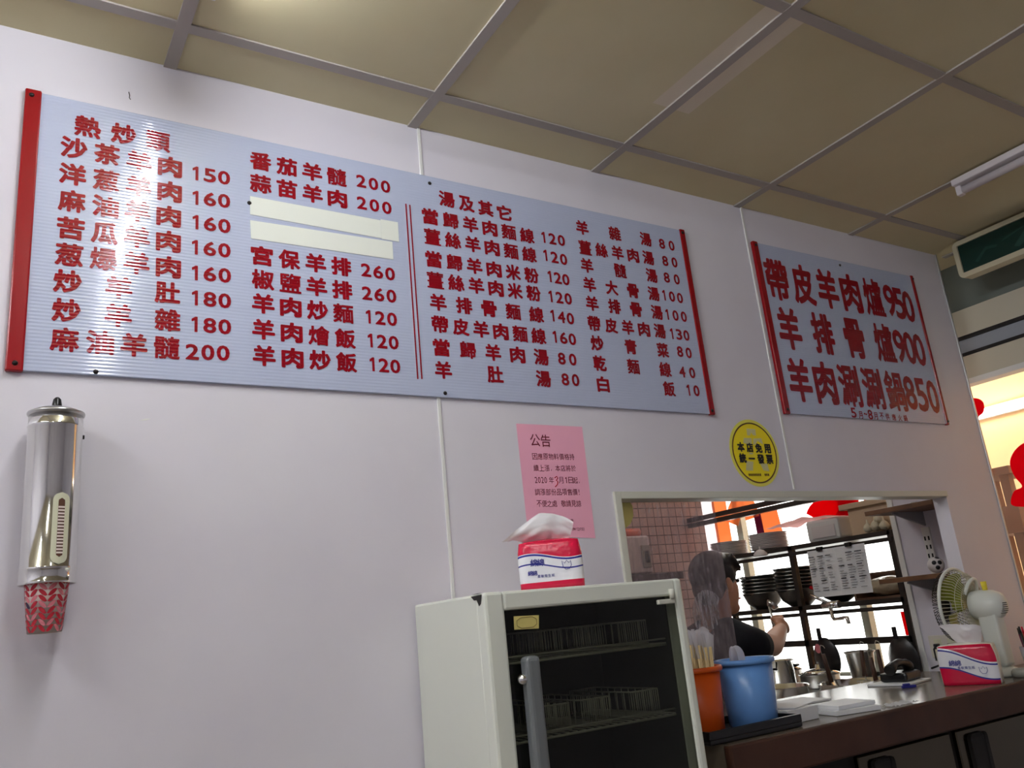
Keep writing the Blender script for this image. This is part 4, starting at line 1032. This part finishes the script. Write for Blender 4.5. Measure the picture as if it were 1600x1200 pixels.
# ------------------------------------------------------------------ kitchen rack and what stands on it
RX0, RX1, RY0, RY1 = 3.21, 3.42, 2.19, 3.345
zU, zM, zL = E_+.228, E_-.045, E_-.20
BZ = E_-.37
rk = thing('kitchen_rack', 'dark steel kitchen rack before the bright window', 'rack', (3.3, 2.8, BZ))
for (x, y) in ((RX0, RY0), (RX0, 2.72), (RX0, RY1), (RX1, RY0), (RX1, RY1)):
    obj('post', MB().box(x-.012, x+.012, y-.012, y+.012, BZ+.0005, zU+.004), 'rack', rk)
for z, nme in ((zU, 'upper'), (zM, 'middle')):
    s_ = MB().box(RX0-.012, RX1+.012, RY0, RY1, z-.014, z+.006)
    s_.box(RX0-.018, RX0-.010, RY0-.01, RY1+.01, z-.040, z-.024)
    obj('rack_shelf', s_, 'rack', rk)
obj('rail', MB().box(RX0-.012, RX0+.008, RY0, RY1, zL-.016, zL+.010), 'rack', rk)
pipe = thing('ceiling_rail', 'pair of dark bars crossing the window high in the kitchen', 'bars', (3.4, 3.0, E_+.43))
for z in (.445, .475): obj('bar', MB().box(3.37, 3.40, 2.17, KB-.001, E_+z-.012, E_+z+.012), 'rack', pipe)

# plates on the upper shelf, bowls on the middle shelf
PL0 = obj('plate', MB().lathe([(0, 0), (.06, 0), (.095, .010), (.096, .012), (.06, .003), (0, .003)], (0, 0, 0), 28), 'plate', loc=(0, 0, 0))
PL0.name = 'dinner_plate'; first = True
for (yy, n_, nm_) in ((3.20, 9, 'far left'), (2.93, 10, 'right hand')):
    for i in range(n_):
        o = PL0 if first else PL0.copy()
        if not first: COL.objects.link(o)
        first = False
        o.location = (3.305, yy+random.uniform(-.003, .003), zU+.0065+i*.0080)
        k_ = n_-1-i
        tag(o, 'white plate %s in the %s plate stack on the upper rack' % (ORD[k_]+('' if k_ == 0 else ' from the top'), nm_), 'plate', 'plates on the upper rack')
B0 = thing('steel_bowl', 'x', 'bowl', (0, 0, 0), 'bowls on the middle rack')
obj('bowl', MB().lathe([(0, 0), (.045, 0), (.080, .03), (.098, .075), (.102, .076), (.102, .079), (.096, .078), (.078, .032), (.044, .003), (0, .003)], (0, 0, 0), 28), 'steel2', B0)
obj('handle', MB().tube([(-.098, -.012, .072), (-.125, -.012, .074), (-.125, .012, .074), (-.098, .012, .072)], .003, 6), 'blackp', B0)
first = True
for (yy, n_, nm_) in ((3.02, 6, 'left'), (2.80, 7, 'right')):
    for i in range(n_):
        lb = 'steel handled bowl %s in the %s bowl stack on the middle rack' % (ORD[n_-1-i]+('' if i == n_-1 else ' from the top'), nm_)
        loc = (3.30, yy, zM+.0065+i*.0165)
        if first: B0.location = loc; B0['label'] = lb; first = False
        else: clone(B0, loc, lb)
pn_ = thing('pan', 'black wok with red tipped handle beside the steel bowls', 'pan', (3.30, 2.57, zM+.0065))
obj('bowl', MB().lathe([(0, .0), (.03, .0), (.07, .025), (.095, .065), (.092, .065), (.066, .028), (.028, .004), (0, .004)], (3.30, 2.57, zM+.0065), 28), 'pan', pn_)
obj('handle', MB().cone((3.285, 2.655, zM+.066), (3.265, 2.70, zM+.085), .008), 'redp', pn_, 'red handle grip')
gc = thing('plastic_container', 'grey plastic container on the upper rack before red glass lettering', 'container', (3.31, 2.56, zU+.0065))
obj('tub', MB().box(3.24, 3.38, 2.46, 2.64, zU+.0065, zU+.105, .012), 'container', gc)
obj('panel', MB().box(3.236, 3.241, 2.48, 2.61, zU+.02, zU+.075, .003), 'plate', gc)
o = obj('plastic_sheet', MB().grid(lambda u, v: Vector((3.22+.2*u, 2.46+.40*v, zU+.108+.03*(1-abs(2*v-1))*.6+.012*noise.noise((u*3, v*6, 1)))), 8, 16), 'pinkfilm'); tag(o, 'pale pink plastic sheet lying over the grey container', 'plastic sheet')
cbx = thing('carton', 'tan cardboard box at the near end of the upper rack', 'box', (3.33, 2.30, zU+.0065))
obj('box', MB().box(3.27, 3.41, 2.20, 2.42, zU+.0065, zU+.125), 'carton', cbx); obj('lid', MB().box(3.25, 3.40, 2.21, 2.45, zU+.1255, zU+.150, .003), 'carton', cbx)
gl = thing('garlic_bunch', 'bunch of dried garlic before the tan cardboard box', 'garlic', (3.235, 2.28, zU+.0065))
for i, (y, z, r_) in enumerate(((2.23, .022, .022), (2.27, .026, .024), (2.31, .022, .021), (2.25, .055, .02))):
    obj('bulb', MB().lathe([(0, -r_), (r_*.7, -r_*.7), (r_, -r_*.1), (r_*.7, r_*.55), (r_*.2, r_*1.0), (r_*.12, r_*1.7), (0, r_*1.75)], (3.235, y, zU+.008+z), 14), 'garlic', gl)
bx2 = thing('tray_box', 'brown open carton on the middle rack', 'box', (3.32, 2.33, zM+.0065))
obj('box', MB().box(3.25, 3.40, 2.205, 2.46, zM+.0065, zM+.016).box(3.39, 3.40, 2.205, 2.46, zM+.016, zM+.12).box(3.25, 3.40, 2.45, 2.46, zM+.016, zM+.12).box(3.25, 3.40, 2.205, 2.212, zM+.016, zM+.12), 'cartondark', bx2)
bgm = MB(); bgm.grid(lambda u, v: Vector((3.315, 2.328, zM+.058)) + Vector((.058*math.cos(2*PI*u)*math.sin(PI*v), .105*math.cos(PI*v), .040*math.sin(2*PI*u)*math.sin(PI*v)))*(1+.10*noise.noise((math.cos(2*PI*u)*2, v*6, math.sin(2*PI*u)*2))), 28, 18)
o = obj('plastic_bag', bgm, 'bag'); tag(o, 'filled plastic bag lying in the brown carton', 'bag')
for i, (px, lb) in enumerate(((1284, 'left'), (1330, 'right'))):
    cpt = atx(px+20, 875, RX0-.022); top = zU-.032; yc = atx(px, 868, RX0-.02).y
    nt2 = thing('order_sheet', '%s printed menu sheet clipped to the upper rack' % lb, 'paper', (RX0-.022, yc, top-.2), 'printed sheets on the rack')
    hw = .075
    obj('sheet', MB().grid(lambda u, v: Vector((RX0-.021-.004*math.sin(3*u+i)-.008*v, yc+hw*(1-2*u), top-.205*v)), 8, 8), 'paper', nt2)
    pr = MB()
    for c_ in range(3):
        for q in range(15):
            if random.random() < .15: continue
            zq = top-.03-q*.0105; y0 = yc+hw-.012-c_*.046; L = random.uniform(.02, .036)
            pr.box(RX0-.0345, RX0-.0335, y0-L, y0, zq-.0009, zq+.0009 if q % 5 else zq+.003)
    obj('print', pr, 'black', nt2, 'black printed rows')
    obj('clip', MB().box(RX0-.035, RX0-.0185, yc-.014, yc+.014, top-.006, top+.012, .002), 'blackp', nt2, 'black clip')
# small hanging bowl and faucet
hp = atx(1190, 862, RX0-.03)
o = obj('hanging_cup', MB().lathe([(.034, 0), (.032, .012), (.018, .026), (.003, .032), (.003, .045), (0, .045)], (RX0-.04, hp.y, hp.z-.02), 22), 'plate'); tag(o, 'small white cup hanging under the plate stacks', 'cup')
fz0 = atx(1300, 945, RX0-.03)
fc = thing('faucet', 'chrome wall faucet with long spout fixed to the rack', 'faucet', (RX0-.03, fz0.y, fz0.z))
y = fz0.y; z = fz0.z
obj('body', MB().cone((RX0-.05, y+.03, z), (RX0-.05, y-.055, z), .016, n=16).cone((RX0-.012, y, z), (RX0-.05, y, z), .014), 'chrome', fc)
obj('lever', MB().tube([(RX0-.05, y+.01, z+.012), (RX0-.06, y+.05, z+.035), (RX0-.065, y+.075, z+.05)], .007, 8), 'chrome', fc)
obj('spout', MB().tube([(RX0-.05, y-.005, z-.005), (RX0-.055, y-.01, z-.05), (RX0-.07, y-.03, z-.062), (RX0-.13, y-.13, z-.055), (RX0-.145, y-.155, z-.055), (RX0-.147, y-.158, z-.08)], .008, 10), 'chrome', fc)

# ------------------------------------------------------------------ steel bench with noodle pots
bn = thing('steel_bench', 'stainless steel cooking bench under the kitchen rack', 'bench', (2.98, 2.7, 0))
obj('worktop', MB().box(2.56, 3.45, 2.04, KB-.01, BZ-.03, BZ, .004), 'steel2', bn)
obj('carcass', MB().box(2.60, 3.45, 2.08, KB-.01, .05, BZ-.03), 'steel2', bn)
for (x, y) in ((2.64, 2.12), (3.4, 2.12), (2.64, 3.48), (3.4, 3.48)): obj('foot', MB().box(x-.02, x+.02, y-.02, y+.02, 0, .05), 'blackp', bn)
def pot(label, c, r, h, m_='steel', lidh=None, handle=True, rimw=.006):
    t_ = thing('pot', label, 'pot', c)
    obj('body', MB().lathe([(0, 0), (r-.004, 0), (r, .004), (r, h-.002), (r+rimw, h), (r+rimw, h+.003), (r-.003, h+.001), (r-.003, .005), (0, .005)], c, 36), m_, t_)
    if handle:
        for s_ in (-1, 1): obj('handle', MB().tube([(c[0]+s_*r*.92, c[1]-r*.5, c[2]+h*.75), (c[0]+s_*(r+.03), c[1]-r*.45, c[2]+h*.78), (c[0]+s_*(r+.03), c[1]+.0, c[2]+h*.78), (c[0]+s_*r*.99, c[1]+.0, c[2]+h*.75)], .005, 8), 'blackp', t_)
    if lidh:
        obj('lid', MB().lathe([(r-.002, h+.0035), (r+.004, h+.005), (r*.6, h+.02), (.012, h+.026), (.01, h+.04), (0, h+.042)], c, 36), 'steel', t_)
    return t_
def P3(px, py, x): return atx(px, py, x)
pot('wide low steel noodle pot nearest the blue tub', (2.685, 2.45, BZ+.0005), .105, .042, 'steel', None, False)
pot('wide low steel noodle pot with strainers in it', (2.90, 2.25, BZ+.0005), .150, .036, 'steel', None, False)
pot('tall polished pot behind the blue tub', (2.93, 2.66, BZ+.0005), .058, .118, 'steel')
pot('low steel pot beside the tall polished pot', (3.035, 2.545, BZ+.0005), .080, .05, 'steel2', True, False)
pot('shiny lidded pot at the back of the bench', (3.12, 2.82, BZ+.0005), .085, .06, 'steel2', True, False)
sp_ = thing('steel_measure', 'grey steel beaker standing among the strainer handles', 'beaker', (3.11, 2.385, BZ+.0005))
obj('body', MB().lathe([(0, 0), (.045, 0), (.056, .125), (.062, .13), (.061, .133), (.053, .128), (.043, .004), (0, .004)], (3.11, 2.385, BZ+.0005), 30), 'steel2', sp_)
def strainer(x, bot, top, lb):
    s1 = atx(*bot, x); tpv = atx(*top, x-.01); bx, by, bz = s1.x-.012, s1.y, BZ+.006
    r = thing('noodle_strainer', lb, 'strainer', (bx, by, bz), 'noodle strainers in the pots')
    w_ = MB()
    for rr, hh in ((.026, .024), (.023, .012), (.016, .003)): w_.tube([(bx+rr*math.cos(2*PI*k/20), by+rr*math.sin(2*PI*k/20), bz+hh) for k in range(20)], .0014, 5, True)
    for k in range(10):
        a = 2*PI*k/10; w_.tube([(bx+.026*math.cos(a), by+.026*math.sin(a), bz+.024), (bx+.021*math.cos(a), by+.021*math.sin(a), bz+.008), (bx, by, bz+.002)], .001, 4)
    obj('basket', w_, 'wire', r)
    obj('stem', MB().tube([(bx+.020, by, bz+.023), s1+Vector((0, 0, -.004)), s1+Vector((0, 0, .004))], .0028, 6), 'wire', r)
    obj('handle', MB().cone(s1, tpv, .0095, .0075, 12), 'woodh', r, 'dark wooden handle')
    d = (tpv-s1).normalized()
    obj('hook', MB().tube([tpv+Vector((0, .006, -.002)), tpv+d*.022+Vector((0, .006, 0)), tpv+d*.034, tpv+d*.03+Vector((0, -.012, 0)), tpv+d*.022+Vector((0, -.016, 0))], .0014, 6), 'wire', r)
strainer(2.82, (1299, 1066), (1286, 1022), 'wooden handled strainer leaning before the hanging wok')
strainer(3.00, (1351, 1056), (1346, 1016), 'wooden handled strainer left of the steel beaker')
strainer(2.86, (1370, 1068), (1360, 1027), 'short dark handled strainer before the steel beaker')
strainer(2.99, (1381, 1061), (1371, 1015), 'wooden handled strainer right of the steel beaker')
for i, (px, py, lb, R2) in enumerate(((1285, 1030, 'black wok hanging under the rack behind the strainers', .085), (1405, 1032, 'black lid hanging at the near end of the rack', .085))):
    c = P3(px, py, RX0-.065)
    r = thing('hanging_pan', lb, 'pan', (c.x, c.y, c.z-R2))
    obj('disc', MB().lathe([(0, .0), (R2*.6, .004), (R2, .022), (R2+.004, .026), (R2, .028), (R2*.6, .012), (0, .008)], c, 36, axis=(1, -.25, 0)), 'pan', r)
    obj('handle', MB().box(c.x+.004, c.x+.014, c.y-.009, c.y+.009, c.z+R2-.004, c.z+R2+.045, .003), 'pan', r)
    if i == 0: obj('patch', MB().lathe([(0, .0005), (.02, 0)], c+Vector((-.004, .01, .045)), 16, axis=(1, -.25, 0)), 'leafpink', r, 'pink grip')
# ------------------------------------------------------------------ acrylic sheet and what shows through it
ac = thing('acrylic_sheet', 'scratched clear acrylic sheet in the left of the hatch', 'sheet', (1.62, 1.79, CT))
obj('pane', MB().box(OX0+.014, 1.812, 1.786, 1.790, CT+.0008, OZ1-.008), 'acrylic', ac)
o = MB()
c0 = aty(968, 797, 1.785); RS = .048
pts = [(c0.x+RS*math.cos(math.radians(a)), 1.7855, c0.z+RS*1.05*math.sin(math.radians(a))) for a in (-75, -50, -20, 10, 30, 55, 75)]
pts = [(max(p[0], OX0+.015), p[1], min(p[2], OZ1-.009)) for p in pts]
pts.append((OX0+.015, 1.7855, OZ1-.009)); pts.append((OX0+.015, 1.7855, pts[0][2]))
ys = obj('sticker', o.poly(pts, (0, -.0008, 0)), 'label', ac, 'torn yellow sticker in the upper corner')
rs = MB(); c1 = aty(1108, 960, 1.785)
pp = []
for i in range(40):
    a = 2*PI*i/40; k_ = 1 if math.cos(a-2.4) > -.35 else .62+.12*noise.noise((i*.9, 0, 0)); pp.append((c1.x+.062*k_*math.cos(a), 1.7855, c1.z+.066*k_*math.sin(a)))
obj('sticker_residue', rs.poly(pp, (0, -.0006, 0)), 'residue', ac, 'pale residue of a round sticker')
wh = thing('water_heater', 'pale wall box seen through the acrylic sheet', 'appliance', (2.3, 3.45, E_-.1))
wa = aty(985, 838, 3.42); wb = aty(1022, 895, 3.42)
obj('case', MB().box(wa.x-.12, wb.x-.02, 3.40, KB, wb.z, wa.z, .01), 'plate', wh)
wc = aty(1009, 870, 3.40); obj('panel', MB().box(wc.x-.025, wc.x+.03, 3.392, 3.401, wc.z-.055, wc.z+.06, .004), 'outgrey', wh)
obj('display', MB().box(wc.x-.01, wc.x+.016, 3.388, 3.393, wc.z-.03, wc.z+.03, .002), 'blackp', wh)
wsx = aty(1060, 893, 3.38)
ws = thing('back_shelf', 'dark shelf on the tiled wall seen through the acrylic', 'shelf', (wsx.x, 3.45, wsx.z-.03))
obj('board', MB().box(aty(988, 900, 3.40).x-.1, 3.13, 3.38, KB, wsx.z-.035, wsx.z, .003), 'rack', ws)
obj('support', MB().box(wsx.x-.4, wsx.x-.38, 3.42, KB, wsx.z-.1, wsx.z-.035), 'rack', ws)
rp = aty(996, 833, 3.36)
o = obj('rolling_pin', MB().tube([(rp.x-.1, 3.44, wa.z+.022), (rp.x-.05, 3.44, wa.z+.022), (rp.x+.075, 3.44, wa.z+.022), (rp.x+.085, 3.44, wa.z+.022)], [.012, .02, .02, .012], 14), 'orangep'); tag(o, 'light wooden rolling pin on the pale wall box', 'rolling pin')

# ------------------------------------------------------------------ person behind the hatch
def blob(mb, pts):
    # chain of balls joined by cones: (x, y, z, r)
    for a in pts: mb.ball(a[:3], a[3], u=14, v=10)
    for a, b_ in zip(pts, pts[1:]): mb.cone(a[:3], b_[:3], a[3], b_[3], 14)
def remesh(name, mb, voxel, m_, parent, label=None, smooth=4):
    me = bpy.data.meshes.new(name); bmesh.ops.recalc_face_normals(mb.bm, faces=mb.bm.faces[:]); off = root_of(parent).location
    mb.bm.transform(Matrix.Translation(-off)); mb.bm.to_mesh(me); mb.bm.free()
    o = bpy.data.objects.new(name, me); COL.objects.link(o)
    r = o.modifiers.new('r', 'REMESH'); r.mode = 'VOXEL'; r.voxel_size = voxel; r.use_smooth_shade = True
    s_ = o.modifiers.new('s', 'SMOOTH'); s_.iterations = smooth; s_.factor = .5
    bpy.context.view_layer.update(); me2 = bpy.data.meshes.new_from_object(o.evaluated_get(bpy.context.evaluated_depsgraph_get()))
    o.modifiers.clear(); o.data = me2; bpy.data.meshes.remove(me); me2.materials.clear(); me2.materials.append(M[m_])
    for p in me2.polygons: p.use_smooth = True
    o.parent = parent
    if label: o['label'] = label
    return o
FA = math.radians(-3)
PC = Vector((2.24, 2.265, 0))
def L(fwd, left, up): return PC + Vector((fwd*math.cos(FA)-left*math.sin(FA), fwd*math.sin(FA)+left*math.cos(FA), up))
def LB(fwd, left, up, r): v = L(fwd, left, up); return (v.x, v.y, v.z, r)
pe = thing('person', 'person with short dark hair in a black T-shirt working in the kitchen', 'person', PC)
HZ = E_+.075                                    # height of the middle of the head
RZ = Matrix.Rotation(FA, 3, 'Z')
b = MB()
# head: skull, face, jaw, nose, ears
b.ball(L(-.006, 0, HZ+.030), .082, (1.06, .86, .94), rot=RZ); b.ball(L(.030, 0, HZ-.030), .070, (.82, .82, 1.15), rot=RZ)
b.ball(L(.058, 0, HZ-.088), .030, (1, 1.1, .8), rot=RZ); b.ball(L(.092, 0, HZ-.018), .013, (1.1, .9, 1.5), rot=RZ); b.ball(L(.083, 0, HZ-.056), .016, (.7, 1.5, .5), rot=RZ)
for s_ in (-1, 1):
    b.ball(L(-.002, s_*.076, HZ-.010), .020, (.8, .35, 1.5), rot=RZ)
blob(b, [LB(-.005, 0, HZ-.06, .052), LB(-.03, 0, HZ-.16, .054)])
b.ball(L(-.03, 0, HZ-.26), .11, (.75, 1.45, .8), rot=RZ); b.ball(L(-.02, 0, HZ-.45), .12, (.75, 1.15, 1.3), rot=RZ); b.ball(L(-.02, 0, HZ-.62), .13, (.75, 1.15, .9), rot=RZ)
SH_R = (-.03, -.165, HZ-.215); SH_L = (-.03, .165, HZ-.215)
EL = aty(1206, 1008, 2.21); EL = Vector((EL.x, EL.y, EL.z))
HD = aty(1220, 984, 2.33)
sr = L(*SH_R)
blob(b, [(*sr, .05), (*sr.lerp(EL, .5), .044), (*EL, .040), (*EL.lerp(HD, .45), .036), (*HD, .025)])
# right hand: palm, four curled fingers, thumb round a ladle handle
fd = (HD-EL).normalized(); sd_ = fd.cross(Vector((0, 0, 1))).normalized(); up_ = sd_.cross(fd)
pm_ = HD+fd*.045+up_*.005
b.ball(pm_, .036, (1, .62, 1.0), rot=Vector((0, 0, 1)).rotation_difference(fd).to_matrix())
for i in range(4):
    o_ = (i-1.5)*.017; base = pm_+fd*.028+up_*o_
    k1 = base+fd*.022-sd_*.012; k2 = k1-sd_*.024+fd*.002; k3 = k2-fd*.018-sd_*.004
    blob(b, [(*base, .0095), (*k1, .009), (*k2, .0085), (*k3, .0075)])
th = pm_-fd*.01+up_*.024; blob(b, [(*th, .011), (*(th+fd*.012-sd_*.026+up_*.006), .010), (*(th+fd*.026-sd_*.036), .0085)])
sl_ = L(*SH_L); el = L(.06, .21, HZ-.46); hl = L(.27, .12, HZ-.47)
blob(b, [(*sl_, .05), (*sl_.lerp(el, .5), .043), (*el, .036), (*el.lerp(hl, .5), .032), (*hl, .024)])
hd2 = (hl-el).normalized(); b.ball(hl+hd2*.045, .036, (1.1, .8, .6))
for i in range(4):
    q = hl+hd2*.07+L(0, (i-1.5)*.016, 0)-PC; blob(b, [(*q, .009), (*(q+hd2*.025), .0085), (*(q+hd2*.04+Vector((0, 0, -.018))), .0075)])
blob(b, [(*(hl+hd2*.03+Vector((0, 0, .02))), .011), (*(hl+hd2*.06+Vector((0, 0, .03))), .009)])
for s_ in (-1, 1):
    blob(b, [LB(-.02, s_*.085, HZ-.70, .085), LB(.0, s_*.09, HZ-1.05, .058), LB(-.015, s_*.09, HZ-1.38, .038)])
    blob(b, [LB(-.03, s_*.09, .045, .038), LB(.05, s_*.095, .03, .036), LB(.12, s_*.10, .025, .028)])
    b.cone(L(-.015, s_*.09, HZ-1.38), L(-.025, s_*.09, .04), .038, .036, 14)
remesh('body', b, .0065, 'skin', pe, None, 3)
b = MB()
b.ball(L(-.034, 0, HZ-.26), .125, (.78, 1.45, .85), rot=RZ); b.ball(L(-.022, 0, HZ-.45), .135, (.78, 1.15, 1.4), rot=RZ); b.ball(L(-.02, 0, HZ-.62), .147, (.78, 1.12, .9), rot=RZ)
blob(b, [LB(-.03, -.06, HZ-.175, .060), LB(-.03, -.165, HZ-.215, .063)]); blob(b, [LB(-.03, .06, HZ-.175, .060), LB(-.03, .165, HZ-.215, .063)])
blob(b, [(*sr, .063), (*sr.lerp(EL, .18), .058), (*sr.lerp(EL, .30), .054)]); blob(b, [(*sl_, .063), (*sl_.lerp(el, .60), .062)])
remesh('t_shirt', b, .008, 'tee', pe, 'black T-shirt', 3)
b = MB()
b.ball(L(-.02, 0, HZ-.70), .150, (.78, 1.12, .8), rot=RZ)
for s_ in (-1, 1): blob(b, [LB(-.02, s_*.085, HZ-.72, .098), LB(.0, s_*.09, HZ-1.05, .075), LB(-.018, s_*.09, .09, .062)])
remesh('trousers', b, .010, 'trousers', pe, 'grey trousers', 3)
b = MB()
b.ball(L(-.008, 0, HZ+.038), .088, (1.04, .90, .94), rot=RZ); b.ball(L(-.036, 0, HZ-.010), .066, (.80, .98, 1.05), rot=RZ)
b.ball(L(.045, 0, HZ+.080), .042, (1.1, 1.5, .7), rot=RZ)
for i in range(9):
    s_ = (i-4)/4; b.cone(L(.03, s_*.058, HZ+.092), L(.080+.012*(i % 2), s_*.062, HZ+.045-.012*(i % 3)), .018, .004, 8)
for s_ in (-1, 1): b.ball(L(.012, s_*.072, HZ+.026), .026, (.7, .4, 1.2), rot=RZ)
remesh('hair', b, .0065, 'hair', pe, 'short dark hair', 2)
fc_ = MB()
for s_ in (-1, 1):
    fc_.tube([L(.094, s_*.034+.020*math.cos(2*PI*i/20), HZ+.002+.015*math.sin(2*PI*i/20)) for i in range(20)], .0013, 5, True)
    fc_.tube([L(.094, s_*.054, HZ+.006), L(.07, s_*.078, HZ+.008), L(-.0, s_*.083, HZ+.008)], .0013, 5)
fc_.tube([L(.094, -.014, HZ+.004), L(.097, 0, HZ+.007), L(.094, .014, HZ+.004)], .0013, 5)
obj('glasses', fc_, 'blackp', pe, 'thin framed glasses')
ey = MB()
for s_ in (-1, 1): ey.ball(L(.078, s_*.030, HZ+.004), .011, (.7, 1, .6), rot=RZ)
obj('eyes', ey, 'blackp', pe)
mo_ = MB(); mo_.ball(L(.0945, 0, HZ-.057), .012, (.35, 1.5, .35), rot=RZ); obj('mouth', mo_, 'leafpink', pe)
la = thing('ladle', 'steel ladle held up in the hand of the person', 'ladle', pm_)
g0 = pm_-sd_*.030+fd*.012; g1 = g0+Vector((.01, .02, .075))
obj('handle', MB().cone(g0-Vector((.003, .006, .06)), g1, .005, n=10), 'steel2', la)
obj('cup', MB().lathe([(0, -.018), (.018, -.012), (.026, .004), (.024, .004), (.016, -.010), (0, -.015)], g1+Vector((.02, .0, .004)), 18, axis=(.6, -.3, .7)), 'steel2', la)
